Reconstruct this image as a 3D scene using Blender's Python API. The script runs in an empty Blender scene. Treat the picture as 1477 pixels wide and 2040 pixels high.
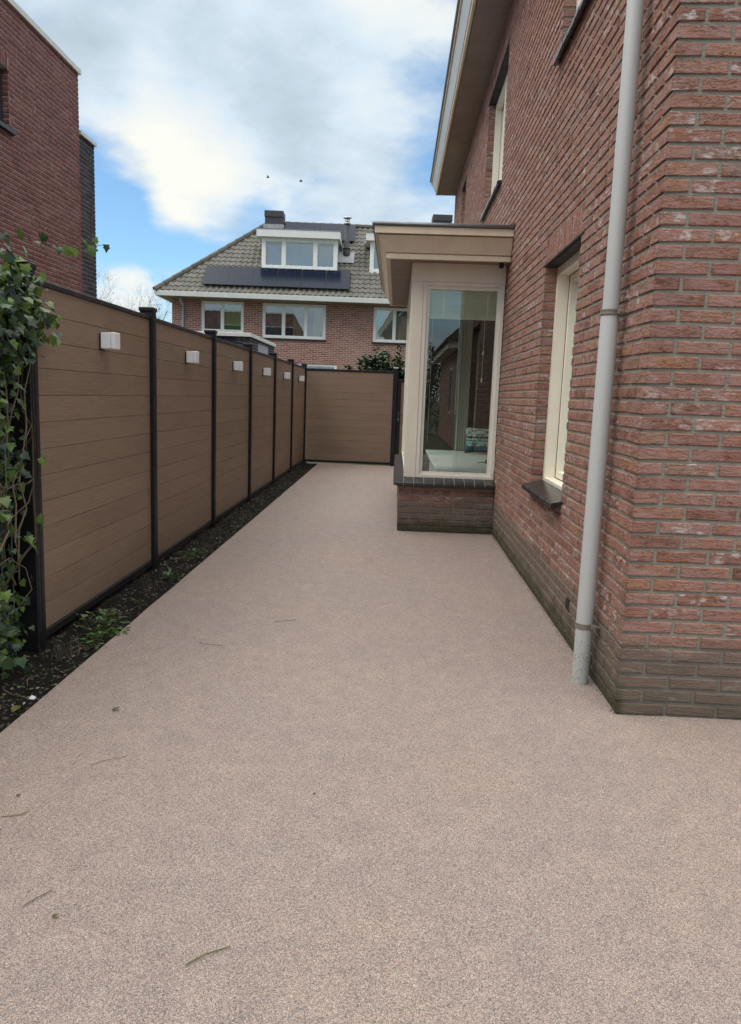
import bpy, math, random
from mathutils import Vector, Matrix, noise as mnoise
rnd = random.Random(7)
sc = bpy.context.scene
col = sc.collection
rad = math.radians

# ------------------------------------------------------------------ camera
cam_d = bpy.data.cameras.new("camera")
cam = bpy.data.objects.new("camera", cam_d)
col.objects.link(cam)
sc.camera = cam
cam_d.sensor_fit = 'VERTICAL'
cam_d.sensor_height = 36.0
cam_d.lens = 1487.5 / 2040 * 36.0
cam_d.clip_start = 0.05
cam_d.clip_end = 3000
yaw, pitch, roll = rad(-1.67732), rad(8.80655), rad(2.08032)
B = Matrix(((1, 0, 0), (0, 0, -1), (0, 1, 0)))
Rw = Matrix.Rotation(roll, 3, 'Z') @ Matrix.Rotation(pitch, 3, 'X') @ B @ Matrix.Rotation(yaw, 3, 'Z')
Rc = Matrix((Rw[0], -Rw[1], -Rw[2])).transposed()
cam.matrix_world = Matrix.Translation((0, 0, 1.35)) @ Rc.to_4x4()

# ------------------------------------------------------------------ light and exposure
sc.view_settings.view_transform = 'Standard'
sc.view_settings.look = 'None'
sc.view_settings.exposure = 0.33
sc.cycles.use_denoising = True
sc.cycles.denoiser = 'OPENIMAGEDENOISE'
sc.cycles.denoising_input_passes = 'RGB_ALBEDO_NORMAL'
sc.cycles.denoising_prefilter = 'NONE'
sc.view_settings.gamma = 1.0
SUN_EL, SUN_AZ = rad(48), rad(248)          # azimuth clockwise from +Y: behind the camera, to the left
sun_dir = Vector((math.sin(SUN_AZ) * math.cos(SUN_EL), math.cos(SUN_AZ) * math.cos(SUN_EL), math.sin(SUN_EL)))
sun_d = bpy.data.lights.new("sun", 'SUN')
sun_d.energy = 1.35
sun_d.angle = rad(45)
sun_d.color = (1.0, 0.95, 0.88)
sun = bpy.data.objects.new("sun", sun_d)
col.objects.link(sun)
sun.rotation_euler = sun_dir.to_track_quat('Z', 'Y').to_euler()

world = bpy.data.worlds.new("World")
sc.world = world
world.use_nodes = True


class NT:
    """small helper to write node trees"""
    def __init__(s, tree):
        s.t = tree
        s.t.nodes.clear()

    def n(s, kind, **kw):
        nd = s.t.nodes.new(kind)
        for k, v in kw.items():
            if k.startswith('i_'):
                key = k[2:]
                key = int(key) if key.isdigit() else key.replace('_', ' ')
                s.set(nd.inputs[key], v)
            else:
                setattr(nd, k, v)
        return nd

    def set(s, sock, v):
        if isinstance(v, bpy.types.NodeSocket):
            s.t.links.new(v, sock)
        else:
            if hasattr(sock, 'default_value'):
                try:
                    sock.default_value = v
                except Exception:
                    sock.default_value = (*v, 1.0)

    def math(s, op, a, b=0.0, c=0.0, clamp=False):
        nd = s.n('ShaderNodeMath', operation=op)
        nd.use_clamp = clamp
        s.set(nd.inputs[0], a); s.set(nd.inputs[1], b); s.set(nd.inputs[2], c)
        return nd.outputs[0]

    def vmath(s, op, a, b=(0, 0, 0)):
        nd = s.n('ShaderNodeVectorMath', operation=op)
        s.set(nd.inputs[0], a); s.set(nd.inputs[1], b)
        return nd.outputs['Value'] if op in ('DOT_PRODUCT', 'LENGTH') else nd.outputs[0]

    def smooth(s, v, a, b, lo=0.0, hi=1.0):
        nd = s.n('ShaderNodeMapRange', interpolation_type='SMOOTHSTEP')
        for i, x in enumerate((v, a, b, lo, hi)):
            s.set(nd.inputs[i], x)
        return nd.outputs[0]

    def mix(s, f, a, b, blend='MIX'):
        nd = s.n('ShaderNodeMix', data_type='RGBA', blend_type=blend)
        s.set(nd.inputs['Factor'], f)
        for key, v in (('A', a), ('B', b)):
            sock = [x for x in nd.inputs if x.name == key and x.type == 'RGBA'][0]
            if not isinstance(v, bpy.types.NodeSocket) and len(v) == 3:
                v = (*v, 1.0)
            s.set(sock, v)
        return [o for o in nd.outputs if o.type == 'RGBA'][0]

    def noise(s, vec, scale, detail=4, rough=0.5, dist=0.0, lac=2.0):
        nd = s.n('ShaderNodeTexNoise')
        if vec is not None:
            s.set(nd.inputs['Vector'], vec)
        nd.inputs['Scale'].default_value = scale
        nd.inputs['Detail'].default_value = detail
        nd.inputs['Roughness'].default_value = rough
        nd.inputs['Lacunarity'].default_value = lac
        nd.inputs['Distortion'].default_value = dist
        return nd.outputs[0]

    def scale(s, vec, xyz, loc=(0, 0, 0)):
        nd = s.n('ShaderNodeMapping')
        s.set(nd.inputs['Vector'], vec)
        nd.inputs['Scale'].default_value = xyz
        nd.inputs['Location'].default_value = loc
        return nd.outputs[0]

    def ramp(s, f, stops, interp='LINEAR'):
        nd = s.n('ShaderNodeValToRGB')
        cr = nd.color_ramp
        cr.interpolation = interp
        while len(cr.elements) < len(stops):
            cr.elements.new(0.5)
        for e, (p, c) in zip(cr.elements, stops):
            e.position = p
            e.color = (*c, 1.0)
        s.set(nd.inputs[0], f)
        return nd.outputs[0]

    def bump(s, h, strength, dist, normal=None):
        nd = s.n('ShaderNodeBump')
        nd.inputs['Strength'].default_value = strength
        nd.inputs['Distance'].default_value = dist
        s.set(nd.inputs['Height'], h)
        if normal is not None:
            s.set(nd.inputs['Normal'], normal)
        return nd.outputs[0]


# ---- the sky: blue air with drifting cumulus, described by direction only
w = NT(world.node_tree)
sky = w.n('ShaderNodeTexSky', sky_type='NISHITA')
sky.sun_disc = False
sky.sun_elevation = SUN_EL
sky.sun_rotation = SUN_AZ
sky.air_density = 1.0
sky.dust_density = 0.6
sky.ozone_density = 2.0
D = w.n('ShaderNodeTexCoord').outputs['Generated']
sep = w.n('ShaderNodeSeparateXYZ'); w.set(sep.inputs[0], D)
dz = w.math('MAXIMUM', sep.outputs[2], 0.0)
den = w.math('ADD', dz, 0.22)
comb = w.n('ShaderNodeCombineXYZ')
w.set(comb.inputs[0], w.math('DIVIDE', sep.outputs[0], den))
w.set(comb.inputs[1], w.math('DIVIDE', sep.outputs[1], den))
P = comb.outputs[0]


def blob(d, r):
    """soft disc on the sky: 1 at direction d fading to 0 at r degrees"""
    d = Vector(d).normalized()
    return w.smooth(w.vmath('DOT_PRODUCT', D, tuple(d)), math.cos(rad(r)), 1.0)


def pdir(u, v):
    r = Rc @ Vector(((u - 738.5) / 1487.5, -(v - 1020) / 1487.5, -1.0))
    return r.normalized()


n1 = w.noise(P, 1.7, 8, 0.56, 0.35)
n2 = w.noise(w.scale(P, (1, 1, 1), (7.3, 2.1, 0.4)), 1.1, 5, 0.5, 0.3)
n3 = w.noise(w.scale(P, (1, 1, 1), (1.3, 9.1, 2.4)), 5.5, 6, 0.6, 0.2)
cover = w.math('ADD', n1, 0.11)
for d, r, a in [
        (pdir(200, 340), 6.0, -0.36), (pdir(150, 90), 3.0, -0.16), (pdir(265, 505), 5.0, -0.20), (pdir(440, 470), 5.0, -0.20),
        (pdir(600, 430), 5.5, -0.20), (pdir(850, 250), 6.0, -0.20), (pdir(215, 420), 3.5, -0.16), (pdir(350, 290), 7.5, 0.30),
        (pdir(560, 130), 12, 0.22), (pdir(640, 330), 8, 0.10), (pdir(255, 590), 2.6, 0.30), (pdir(310, 40), 8, 0.2), (pdir(160, 160), 4, 0.16)]:
    cover = w.math('MULTIPLY_ADD', blob(d, r), a, cover)
cover = w.math('MULTIPLY_ADD', w.math('SUBTRACT', n3, 0.5), 0.30, cover)
mask = w.smooth(cover, 0.34, 0.70)
lum = w.math('MULTIPLY_ADD', n2, 0.75, 0.16)
lum = w.math('MULTIPLY_ADD', w.math('SUBTRACT', n3, 0.5), 0.8, lum)
lum = w.math('MULTIPLY_ADD', w.math('SUBTRACT', n1, 0.5), -0.35, lum)
for d, r, a in [(pdir(330, 270), 9, 0.34), (pdir(370, 360), 6, 0.22), (pdir(265, 420), 4, 0.15), (pdir(520, 150), 8, -0.24), (pdir(560, 215), 5, -0.10), (pdir(170, 150), 4, -0.26), (pdir(300, 60), 6, -0.2),
                (pdir(760, 60), 8, 0.14), (pdir(740, 260), 9, -0.10), (pdir(470, 440), 3.5, -0.2), (pdir(255, 590), 3, 0.45)]:
    lum = w.math('MULTIPLY_ADD', blob(d, r), a, lum)
cl = w.ramp(lum, [(0.0, (0.43, 0.525, 0.60)), (0.34, (0.56, 0.67, 0.77)), (0.54, (0.67, 0.785, 0.885)), (0.76, (0.81, 0.87, 0.89)), (1.0, (0.93, 0.935, 0.865))])
# cloud seen edge-on and overhead is brighter than low cloud, as under any overcast
up = w.smooth(sep.outputs[2], 0.44, 0.85, 0.84, 3.3)
back = w.smooth(sep.outputs[1], 0.1, -0.7, 1.0, 0.95)
gain = w.math('MULTIPLY', w.math('MULTIPLY', up, back), 10.0)
clv = w.mix(w.smooth(sep.outputs[2], 0.40, 0.7), cl, w.mix(1.0, cl, (1.16, 1.0, 0.83), 'MULTIPLY'))
sc_n = w.n('ShaderNodeVectorMath', operation='SCALE'); w.set(sc_n.inputs[0], clv); w.set(sc_n.inputs['Scale'], gain)
blue = w.mix(1.0, sky.outputs[0], (1.10, 1.40, 1.52), 'MULTIPLY')
fin = w.mix(mask, blue, sc_n.outputs[0])
bg = w.n('ShaderNodeBackground'); w.set(bg.inputs[0], fin); bg.inputs[1].default_value = 0.1
wo = w.n('ShaderNodeOutputWorld'); w.t.links.new(bg.outputs[0], wo.inputs[0])

# ------------------------------------------------------------------ materials


def mat(name, rough=0.6, spec=0.4, metal=0.0):
    m = bpy.data.materials.new(name)
    m.use_nodes = True
    t = NT(m.node_tree)
    p = t.n('ShaderNodeBsdfPrincipled')
    p.inputs['Roughness'].default_value = rough
    p.inputs['Specular IOR Level'].default_value = spec
    p.inputs['Metallic'].default_value = metal
    o = t.n('ShaderNodeOutputMaterial')
    t.t.links.new(p.outputs[0], o.inputs[0])
    return m, t, p


def geo_pos(t):
    return t.n('ShaderNodeNewGeometry').outputs['Position']


def paint(name, c, rough=0.5, var=0.12, scale=6.0, bump=0.05, spec=0.4, metal=0.0):
    """painted or plain surface with faint dirt and unevenness"""
    m, t, p = mat(name, rough, spec, metal)
    pos = geo_pos(t)
    n = t.noise(t.scale(pos, (1, 1, 0.45)), scale, 6, 0.6)
    dark = tuple(x * (1 - var) for x in c)
    light = tuple(min(1, x * (1 + var)) for x in c)
    t.set(p.inputs['Base Color'], t.ramp(n, [(0.3, dark), (0.7, light)]))
    t.set(p.inputs['Roughness'], t.smooth(t.noise(pos, scale * 2.3, 4), 0.3, 0.7, max(0.02, rough - 0.08), min(1, rough + 0.08)))
    if bump:
        t.set(p.inputs['Normal'], t.bump(t.noise(pos, 90, 3), bump, 0.01))
    return m


def brick_material(name, stops, mortar, dirt=None, plinth=None, bloom=0.10, mossy=False):
    """the per-brick random numbers come from the mesh, wrinkles and bloom from noise"""
    m, t, p = mat(name, 0.85, 0.25)
    at = t.n('ShaderNodeAttribute', attribute_name='bc')
    s = t.n('ShaderNodeSeparateColor'); t.set(s.inputs[0], at.outputs['Color'])
    r1, r2, isb = s.outputs[0], s.outputs[1], s.outputs[2]
    pos = geo_pos(t)
    base = t.ramp(r1, stops)
    sv = t.scale(pos, (14, 14, 60))
    wr = t.noise(sv, 1.3, 5, 0.6, 0.8)
    blot = t.noise(pos, 17, 4, 0.6)
    crease = t.math('ABSOLUTE', t.math('SUBTRACT', wr, 0.5))
    base = t.mix(t.smooth(crease, 0.036, 0.008, 0, 0.9), base, t.mix(1.0, base, (0.30, 0.17, 0.18), 'MULTIPLY'))
    blot2 = t.noise(t.scale(pos, (9, 9, 20), (5, 5, 5)), 1.0, 4, 0.6)
    base = t.mix(t.smooth(blot2, 0.40, 0.62, 0, 0.65), base, t.mix(0.65, base, (0.40, 0.235, 0.225)) if bloom > 0.1 else base)
    base = t.mix(t.smooth(blot, 0.48, 0.66, 0, 0.6), base, t.mix(0.65, base, (0.34, 0.135, 0.068)) if bloom > 0.0 else base)
    wv = t.noise(t.scale(pos, (22, 22, 48), (3, 1, 8)), 1.0, 5, 0.65)
    whitef = t.math('MULTIPLY', t.smooth(wv, 0.5, 0.66), t.smooth(r2, 0.5, 1.0, 0.05, bloom * 5))
    base = t.mix(whitef, base, (0.56, 0.51, 0.50))
    mo = t.mix(t.noise(pos, 55, 4, 0.7), tuple(x * 0.72 for x in mortar), tuple(min(1, x * 1.28) for x in mortar))
    c = t.mix(isb, mo, base)
    if plinth is not None:
        z = t.n('ShaderNodeSeparateXYZ'); t.set(z.inputs[0], pos)
        zz = t.math('ADD', z.outputs[2], t.math('MULTIPLY_ADD', t.noise(pos, 2.2, 5, 0.6), plinth[1], -plinth[1] * 0.5))
        f = t.smooth(zz, plinth[0] + plinth[2], plinth[0] - plinth[2])
        g = t.mix(t.noise(t.scale(pos, (8, 8, 26)), 1.0, 5, 0.65), (0.065, 0.060, 0.048), (0.195, 0.175, 0.142))
        g = t.mix(isb, t.mix(0.5, g, mo), t.mix(0.22, g, base))
        c = t.mix(t.math('MULTIPLY', f, 0.93), c, g)
        moss = t.math('MULTIPLY', t.smooth(t.math('MULTIPLY_ADD', t.noise(pos, 7, 6, 0.7), 0.30, t.math('SUBTRACT', 0.07, z.outputs[2])), 0.03, 0.19), t.smooth(z.outputs[0], 1.03, 1.06, 0.85, 0.25))
        c = t.mix(moss, c, t.mix(t.noise(pos, 30, 3), (0.014, 0.015, 0.009), (0.075, 0.078, 0.036)))
    t.set(p.inputs['Base Color'], c)
    h = t.math('ADD', t.math('MULTIPLY', wr, 1.0), t.math('MULTIPLY', t.noise(pos, 160, 3, 0.7), 0.35))
    t.set(p.inputs['Normal'], t.bump(h, 0.9, 0.008))
    return m


MAT = {}
MAT['brick'] = brick_material('weathered_red_brick', [(0.0, (0.205, 0.105, 0.080)), (0.2, (0.275, 0.138, 0.102)), (0.50, (0.320, 0.175, 0.132)), (0.75, (0.335, 0.200, 0.158)),
                                                     (0.90, (0.350, 0.185, 0.112)), (0.96, (0.30, 0.188, 0.125)), (1.0, (0.235, 0.170, 0.135))], (0.275, 0.262, 0.222), plinth=(0.33, 0.22, 0.05), bloom=0.17)
MAT['brick_left'] = brick_material('dark_red_brick', [(0.0, (0.165, 0.060, 0.060)), (0.5, (0.225, 0.078, 0.076)), (1.0, (0.265, 0.115, 0.108))], (0.34, 0.30, 0.285), bloom=0.06)
MAT['brick_dark'] = brick_material('anthracite_brick', [(0.0, (0.030, 0.029, 0.038)), (0.5, (0.050, 0.047, 0.060)), (1.0, (0.085, 0.078, 0.090))], (0.20, 0.19, 0.20), bloom=0.0)
MAT['cream'] = paint('cream_paint', (0.83, 0.77, 0.645), 0.42, 0.06)
MAT['cream_white'] = paint('off_white_paint', (0.82, 0.78, 0.69), 0.4, 0.05)
MAT['beige'] = paint('beige_fascia_paint', (0.78, 0.665, 0.505), 0.5, 0.07)
MAT['fascia_skylit'] = paint('sky_tinted_fascia_board', (0.66, 0.67, 0.66), 0.4, 0.07)  # sky reflection on the leaning boards put into their colour
MAT['soffit'] = paint('brown_soffit_board', (0.27, 0.215, 0.18), 0.6, 0.12, 3.0)
MAT['white'] = paint('white_paint', (0.80, 0.79, 0.75), 0.45, 0.05)
MAT['zinc'] = paint('weathered_zinc', (0.22, 0.23, 0.25), 0.45, 0.15, 8, metal=0.3)
MAT['black_metal'] = paint('black_coated_metal', (0.014, 0.014, 0.017), 0.42, 0.15, 10, spec=0.35)
MAT['dark_lintel'] = paint('dark_lintel', (0.022, 0.022, 0.025), 0.6)
MAT['lamp'] = paint('white_lamp_housing', (0.86, 0.87, 0.90), 0.4, 0.03)
MAT['dark_frame'] = paint('anthracite_frame', (0.03, 0.034, 0.045), 0.4)
MAT['coping'] = paint('light_coping', (0.62, 0.62, 0.60), 0.5, 0.06)
MAT['grey_panel'] = paint('grey_panel', (0.33, 0.36, 0.41), 0.45, 0.08)
MAT['navy_panel'] = paint('navy_panel', (0.022, 0.028, 0.042), 0.35, 0.1)
MAT['steel'] = paint('steel', (0.55, 0.55, 0.55), 0.28, 0.1, metal=1.0)
MAT['lead'] = paint('lead_flashing', (0.30, 0.30, 0.31), 0.6, 0.2, 12)
MAT['chimney'] = paint('black_chimney_cladding', (0.045, 0.045, 0.05), 0.6, 0.25, 9)
MAT['seat'] = paint('white_bench_top', (0.84, 0.87, 0.84), 0.5, 0.03)
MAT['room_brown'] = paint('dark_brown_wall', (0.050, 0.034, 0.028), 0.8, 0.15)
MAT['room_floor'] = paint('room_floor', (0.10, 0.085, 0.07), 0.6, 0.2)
MAT['curtain_green'] = paint('green_curtain', (0.20, 0.50, 0.10), 0.9, 0.1)
MAT['curtain_sand'] = paint('sand_curtain', (0.52, 0.47, 0.30), 0.9, 0.1)
MAT['curtain_grey'] = paint('grey_net_curtain', (0.48, 0.52, 0.62), 0.9, 0.08)
MAT['curtain_pale'] = paint('pale_curtain', (0.46, 0.50, 0.40), 0.9, 0.08)
MAT['curtain_dark'] = paint('shaded_curtain', (0.13, 0.145, 0.15), 0.9, 0.1)
MAT['blind'] = paint('cream_blind', (0.86, 0.86, 0.68), 0.5, 0.05)
MAT['terracotta'] = paint('terracotta', (0.45, 0.16, 0.06), 0.7, 0.1)
MAT['bird'] = paint('dark_feathers', (0.015, 0.015, 0.018), 0.8)
MAT['wire'] = paint('galvanised_wire', (0.30, 0.31, 0.32), 0.5, metal=0.6)
MAT['weathered_hole'] = paint('dark_vent', (0.012, 0.012, 0.012), 0.7)


def pipe_material():
    m, t, p = mat('grey_pvc_pipe', 0.38, 0.45)
    pos = geo_pos(t)
    z = t.n('ShaderNodeSeparateXYZ'); t.set(z.inputs[0], pos)
    c = t.mix(t.noise(t.scale(pos, (5, 5, 1.2)), 1.0, 5), (0.47, 0.485, 0.485), (0.54, 0.55, 0.54))
    sp = t.n('ShaderNodeTexVoronoi'); t.set(sp.inputs['Vector'], pos); sp.inputs['Scale'].default_value = 120
    near = t.smooth(z.outputs[2], 0.50, 0.02, 0.0, 0.95)
    sg = t.n('ShaderNodeSeparateColor'); t.set(sg.inputs[0], sp.outputs['Color'])
    f = t.math('LESS_THAN', sp.outputs['Distance'], t.math('MULTIPLY', near, t.math('MULTIPLY', sg.outputs[0], sg.outputs[1])))
    c = t.mix(t.math('MULTIPLY', f, 0.8), c, (0.12, 0.11, 0.09))
    c = t.mix(t.math('MULTIPLY', near, 0.5), c, (0.40, 0.43, 0.37))
    t.set(p.inputs['Base Color'], c)
    return m


MAT['pipe'] = pipe_material()


def gravel_material():
    """resin bound gravel: small rounded stones in pink, cream, grey and near black"""
    m, t, p = mat('resin_bound_gravel', 0.62, 0.35)
    pos = geo_pos(t)
    flat = t.scale(pos, (1, 1, 0))
    v = t.n('ShaderNodeTexVoronoi'); t.set(v.inputs['Vector'], flat); v.inputs['Scale'].default_value = 400
    sepc = t.n('ShaderNodeSeparateColor'); t.set(sepc.inputs[0], v.outputs['Color'])
    stones = t.ramp(sepc.outputs[0], [(0.0, (0.12, 0.115, 0.12)), (0.12, (0.21, 0.195, 0.195)), (0.30, (0.34, 0.285, 0.265)), (0.52, (0.425, 0.335, 0.30)),
                                      (0.76, (0.48, 0.375, 0.335)), (0.92, (0.57, 0.48, 0.43)), (1.0, (0.68, 0.63, 0.58))])
    gap = t.smooth(v.outputs['Distance'], 0.38, 0.85, 0.0, 0.60)
    c = t.mix(gap, stones, (0.12, 0.105, 0.10))
    big = t.noise(flat, 1.1, 4, 0.55)
    c = t.mix(1.0, c, t.ramp(big, [(0.3, (0.97, 0.94, 0.94)), (0.7, (1.06, 0.99, 0.945))]), 'MULTIPLY')
    mid = t.noise(flat, 9, 4, 0.6)
    c = t.mix(1.0, c, t.ramp(mid, [(0.3, (0.90, 0.90, 0.91)), (0.7, (1.06, 1.05, 1.04))]), 'MULTIPLY')
    t.set(p.inputs['Base Color'], c)
    t.set(p.inputs['Normal'], t.bump(t.math('SUBTRACT', 1.0, v.outputs['Distance']), 0.55, 0.004))
    return m


MAT['gravel'] = gravel_material()


def soil_material():
    m, t, p = mat('dark_soil', 0.95, 0.15)
    pos = geo_pos(t)
    v = t.n('ShaderNodeTexVoronoi'); t.set(v.inputs['Vector'], pos); v.inputs['Scale'].default_value = 70
    sepc = t.n('ShaderNodeSeparateColor'); t.set(sepc.inputs[0], v.outputs['Color'])
    c = t.mix(t.noise(pos, 24, 5, 0.7), (0.005, 0.0045, 0.004), (0.026, 0.022, 0.019))
    c = t.mix(t.math('MULTIPLY', t.math('GREATER_THAN', sepc.outputs[0], 0.93), 0.6), c, (0.15, 0.14, 0.12))
    t.set(p.inputs['Base Color'], c)
    t.set(p.inputs['Normal'], t.bump(t.noise(pos, 90, 5, 0.7), 0.9, 0.015))
    return m


MAT['soil'] = soil_material()


def ground_material():
    m, t, p = mat('rough_garden_ground', 0.9, 0.2)
    pos = geo_pos(t)
    t.set(p.inputs['Base Color'], t.mix(t.noise(pos, 0.6, 6, 0.6), (0.05, 0.065, 0.03), (0.10, 0.095, 0.07)))
    return m


MAT['ground'] = ground_material()


def board_material():
    m, t, p = mat('brown_composite_board', 0.55, 0.3)
    pos = geo_pos(t)
    at = t.n('ShaderNodeAttribute', attribute_name='bc')
    s = t.n('ShaderNodeSeparateColor'); t.set(s.inputs[0], at.outputs['Color'])
    off = t.n('ShaderNodeCombineXYZ'); t.set(off.inputs[0], t.math('MULTIPLY', s.outputs[0], 37.0)); t.set(off.inputs[2], t.math('MULTIPLY', s.outputs[1], 11.0))
    pv = t.vmath('ADD', pos, off.outputs[0])
    g1 = t.noise(t.scale(pv, (2.2, 2.2, 70)), 1.0, 6, 0.65, 0.7)
    g2 = t.noise(t.scale(pv, (6, 6, 260)), 1.0, 3, 0.6)
    big = t.noise(t.scale(pv, (1.0, 1.0, 3)), 1.0, 4)
    c = t.mix(g1, (0.22, 0.150, 0.103), (0.32, 0.226, 0.163))
    c = t.mix(t.smooth(g2, 0.42, 0.62, 0, 0.6), c, (0.175, 0.12, 0.088))
    c = t.mix(t.smooth(big, 0.35, 0.7, 0, 0.3), c, (0.325, 0.235, 0.178))
    c = t.mix(1.0, c, t.mix(s.outputs[0], (0.965, 0.965, 0.965), (1.035, 1.03, 1.03)), 'MULTIPLY')
    t.set(p.inputs['Base Color'], c)
    t.set(p.inputs['Normal'], t.bump(t.math('ADD', g1, t.math('MULTIPLY', g2, 0.6)), 0.35, 0.004))
    return m


MAT['board'] = board_material()


def glass_material(name, tint=(0.88, 0.95, 0.90), gain=1.7, base=0.03):
    m = bpy.data.materials.new(name)
    m.use_nodes = True
    t = NT(m.node_tree)
    tr = t.n('ShaderNodeBsdfTransparent'); tr.inputs[0].default_value = (*tint, 1)
    gl = t.n('ShaderNodeBsdfGlossy'); gl.inputs['Roughness'].default_value = 0.0
    gl.inputs[0].default_value = (0.93, 1.0, 0.97, 1)
    wob = t.noise(t.scale(geo_pos(t), (1, 1, 1)), 2.2, 2)
    t.set(gl.inputs['Normal'], t.bump(wob, 0.012, 0.03))
    fr = t.n('ShaderNodeFresnel'); fr.inputs[0].default_value = 1.5
    f = t.math('MULTIPLY_ADD', fr.outputs[0], gain, base, clamp=True)
    mx = t.n('ShaderNodeMixShader'); t.set(mx.inputs[0], f)
    t.t.links.new(tr.outputs[0], mx.inputs[1]); t.t.links.new(gl.outputs[0], mx.inputs[2])
    o = t.n('ShaderNodeOutputMaterial'); t.t.links.new(mx.outputs[0], o.inputs[0])
    return m


MAT['glass'] = glass_material('double_glazing', gain=2.2, base=0.045)
MAT['glass_low'] = glass_material('side_glazing', (0.75, 0.80, 0.80), 1.0, 0.0)
MAT['glass_far'] = glass_material('far_double_glazing', (0.85, 0.88, 0.88), 3.2, 0.12)
MAT['glass_plain'] = glass_material('plain_glazing', (0.5, 0.53, 0.53), 5.0, 0.2)


def far_brick_material():
    m, t, p = mat('pink_red_far_brick', 0.85, 0.2)
    pos = geo_pos(t)
    s = t.n('ShaderNodeSeparateXYZ'); t.set(s.inputs[0], pos)
    cb = t.n('ShaderNodeCombineXYZ'); t.set(cb.inputs[0], t.math('ADD', s.outputs[0], s.outputs[1])); t.set(cb.inputs[1], s.outputs[2])
    b = t.n('ShaderNodeTexBrick')
    t.set(b.inputs['Vector'], cb.outputs[0])
    b.inputs['Scale'].default_value = 1.0
    b.inputs['Brick Width'].default_value = 0.22
    b.inputs['Row Height'].default_value = 0.0655
    b.inputs['Mortar Size'].default_value = 0.0075
    b.inputs['Mortar Smooth'].default_value = 0.1
    b.inputs['Bias'].default_value = 0.0
    b.inputs['Color1'].default_value = (0.20, 0.066, 0.05, 1)
    b.inputs['Color2'].default_value = (0.33, 0.14, 0.105, 1)
    b.inputs['Mortar'].default_value = (0.50, 0.43, 0.37, 1)
    c = t.mix(t.smooth(t.noise(pos, 0.9, 5, 0.6), 0.45, 0.75, 0, 0.35), b.outputs['Color'], (0.42, 0.30, 0.27))
    t.set(p.inputs['Base Color'], c)
    t.set(p.inputs['Normal'], t.bump(t.math('SUBTRACT', 1.0, b.outputs['Fac']), 0.5, 0.006))
    return m


MAT['brick_far'] = far_brick_material()


def vcol_material(name, rough=0.6, spec=0.3, trans=0.0):
    """colour comes from the mesh's own per-leaf colours"""
    m, t, p = mat(name, rough, spec)
    at = t.n('ShaderNodeAttribute', attribute_name='bc')
    n = t.noise(geo_pos(t), 60, 3)
    t.set(p.inputs['Base Color'], t.mix(1.0, at.outputs['Color'], t.mix(n, (0.75, 0.75, 0.75), (1.2, 1.2, 1.2)), 'MULTIPLY'))
    if trans:
        tl = t.n('ShaderNodeBsdfTranslucent'); t.set(tl.inputs[0], at.outputs['Color'])
        mx = t.n('ShaderNodeMixShader'); mx.inputs[0].default_value = trans
        t.t.links.new(p.outputs[0], mx.inputs[1]); t.t.links.new(tl.outputs[0], mx.inputs[2])
        o = [x for x in t.t.nodes if x.type == 'OUTPUT_MATERIAL'][0]
        t.t.links.new(mx.outputs[0], o.inputs[0])
    return m


MAT['leaf'] = vcol_material('leaf_surface', 0.38, 0.5, 0.18)
MAT['litter'] = vcol_material('dry_litter', 0.8, 0.2)
MAT['bark'] = vcol_material('bark', 0.9, 0.15)
MAT['tile'] = vcol_material('weathered_roof_tile', 0.8, 0.3)


def solar_material():
    m, t, p = mat('solar_cells', 0.14, 0.22)
    pos = geo_pos(t)
    s = t.n('ShaderNodeSeparateXYZ'); t.set(s.inputs[0], pos)
    fx = t.math('FRACT', t.math('MULTIPLY', s.outputs[0], 6.0))
    fz = t.math('FRACT', t.math('MULTIPLY', s.outputs[2], 9.0))
    ln = t.math('MAXIMUM', t.math('LESS_THAN', fx, 0.05), t.math('LESS_THAN', fz, 0.05))
    t.set(p.inputs['Base Color'], t.mix(ln, (0.005, 0.010, 0.024), (0.014, 0.020, 0.036)))
    return m


MAT['solar'] = solar_material()


def sill_material():
    m, t, p = mat('black_glazed_sill_tile', 0.25, 0.5)
    pos = geo_pos(t)
    s = t.n('ShaderNodeSeparateXYZ'); t.set(s.inputs[0], pos)
    at = t.n('ShaderNodeAttribute', attribute_name='bc')
    t.set(p.inputs['Base Color'], t.mix(t.noise(pos, 22, 4), (0.012, 0.012, 0.015), (0.045, 0.043, 0.046)))
    t.set(p.inputs['Normal'], t.bump(t.noise(pos, 60, 3), 0.25, 0.004))
    return m


MAT['sill'] = sill_material()
MAT['joint'] = paint('grey_joint_mortar', (0.33, 0.32, 0.30), 0.9)


def pillow_material():
    m, t, p = mat('patterned_cushion_fabric', 0.9, 0.1)
    pos = geo_pos(t)
    s = t.n('ShaderNodeSeparateXYZ'); t.set(s.inputs[0], pos)
    stripes = t.ramp(t.smooth(s.outputs[2], 0.63, 1.0), [
        (0.0, (0.03, 0.05, 0.06)), (0.06, (0.02, 0.17, 0.26)), (0.2, (0.50, 0.62, 0.56)), (0.43, (0.03, 0.30, 0.40)), (0.50, (0.45, 0.60, 0.58)), (0.60, (0.03, 0.03, 0.03)), (0.69, (0.55, 0.66, 0.60))], 'CONSTANT')
    wv = t.n('ShaderNodeTexWave', wave_type='RINGS'); t.set(wv.inputs['Vector'], pos); wv.inputs['Scale'].default_value = 5.0; wv.inputs['Distortion'].default_value = 9.0; wv.inputs['Detail'].default_value = 1.0
    wv.inputs['Detail Scale'].default_value = 2.5
    scroll = t.math('GREATER_THAN', wv.outputs[1], 0.86)
    t.set(p.inputs['Base Color'], t.mix(t.math('MULTIPLY', scroll, 0.8), stripes, (0.06, 0.09, 0.09)))
    return m


MAT['pillow'] = pillow_material()

# ------------------------------------------------------------------ mesh building


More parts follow.
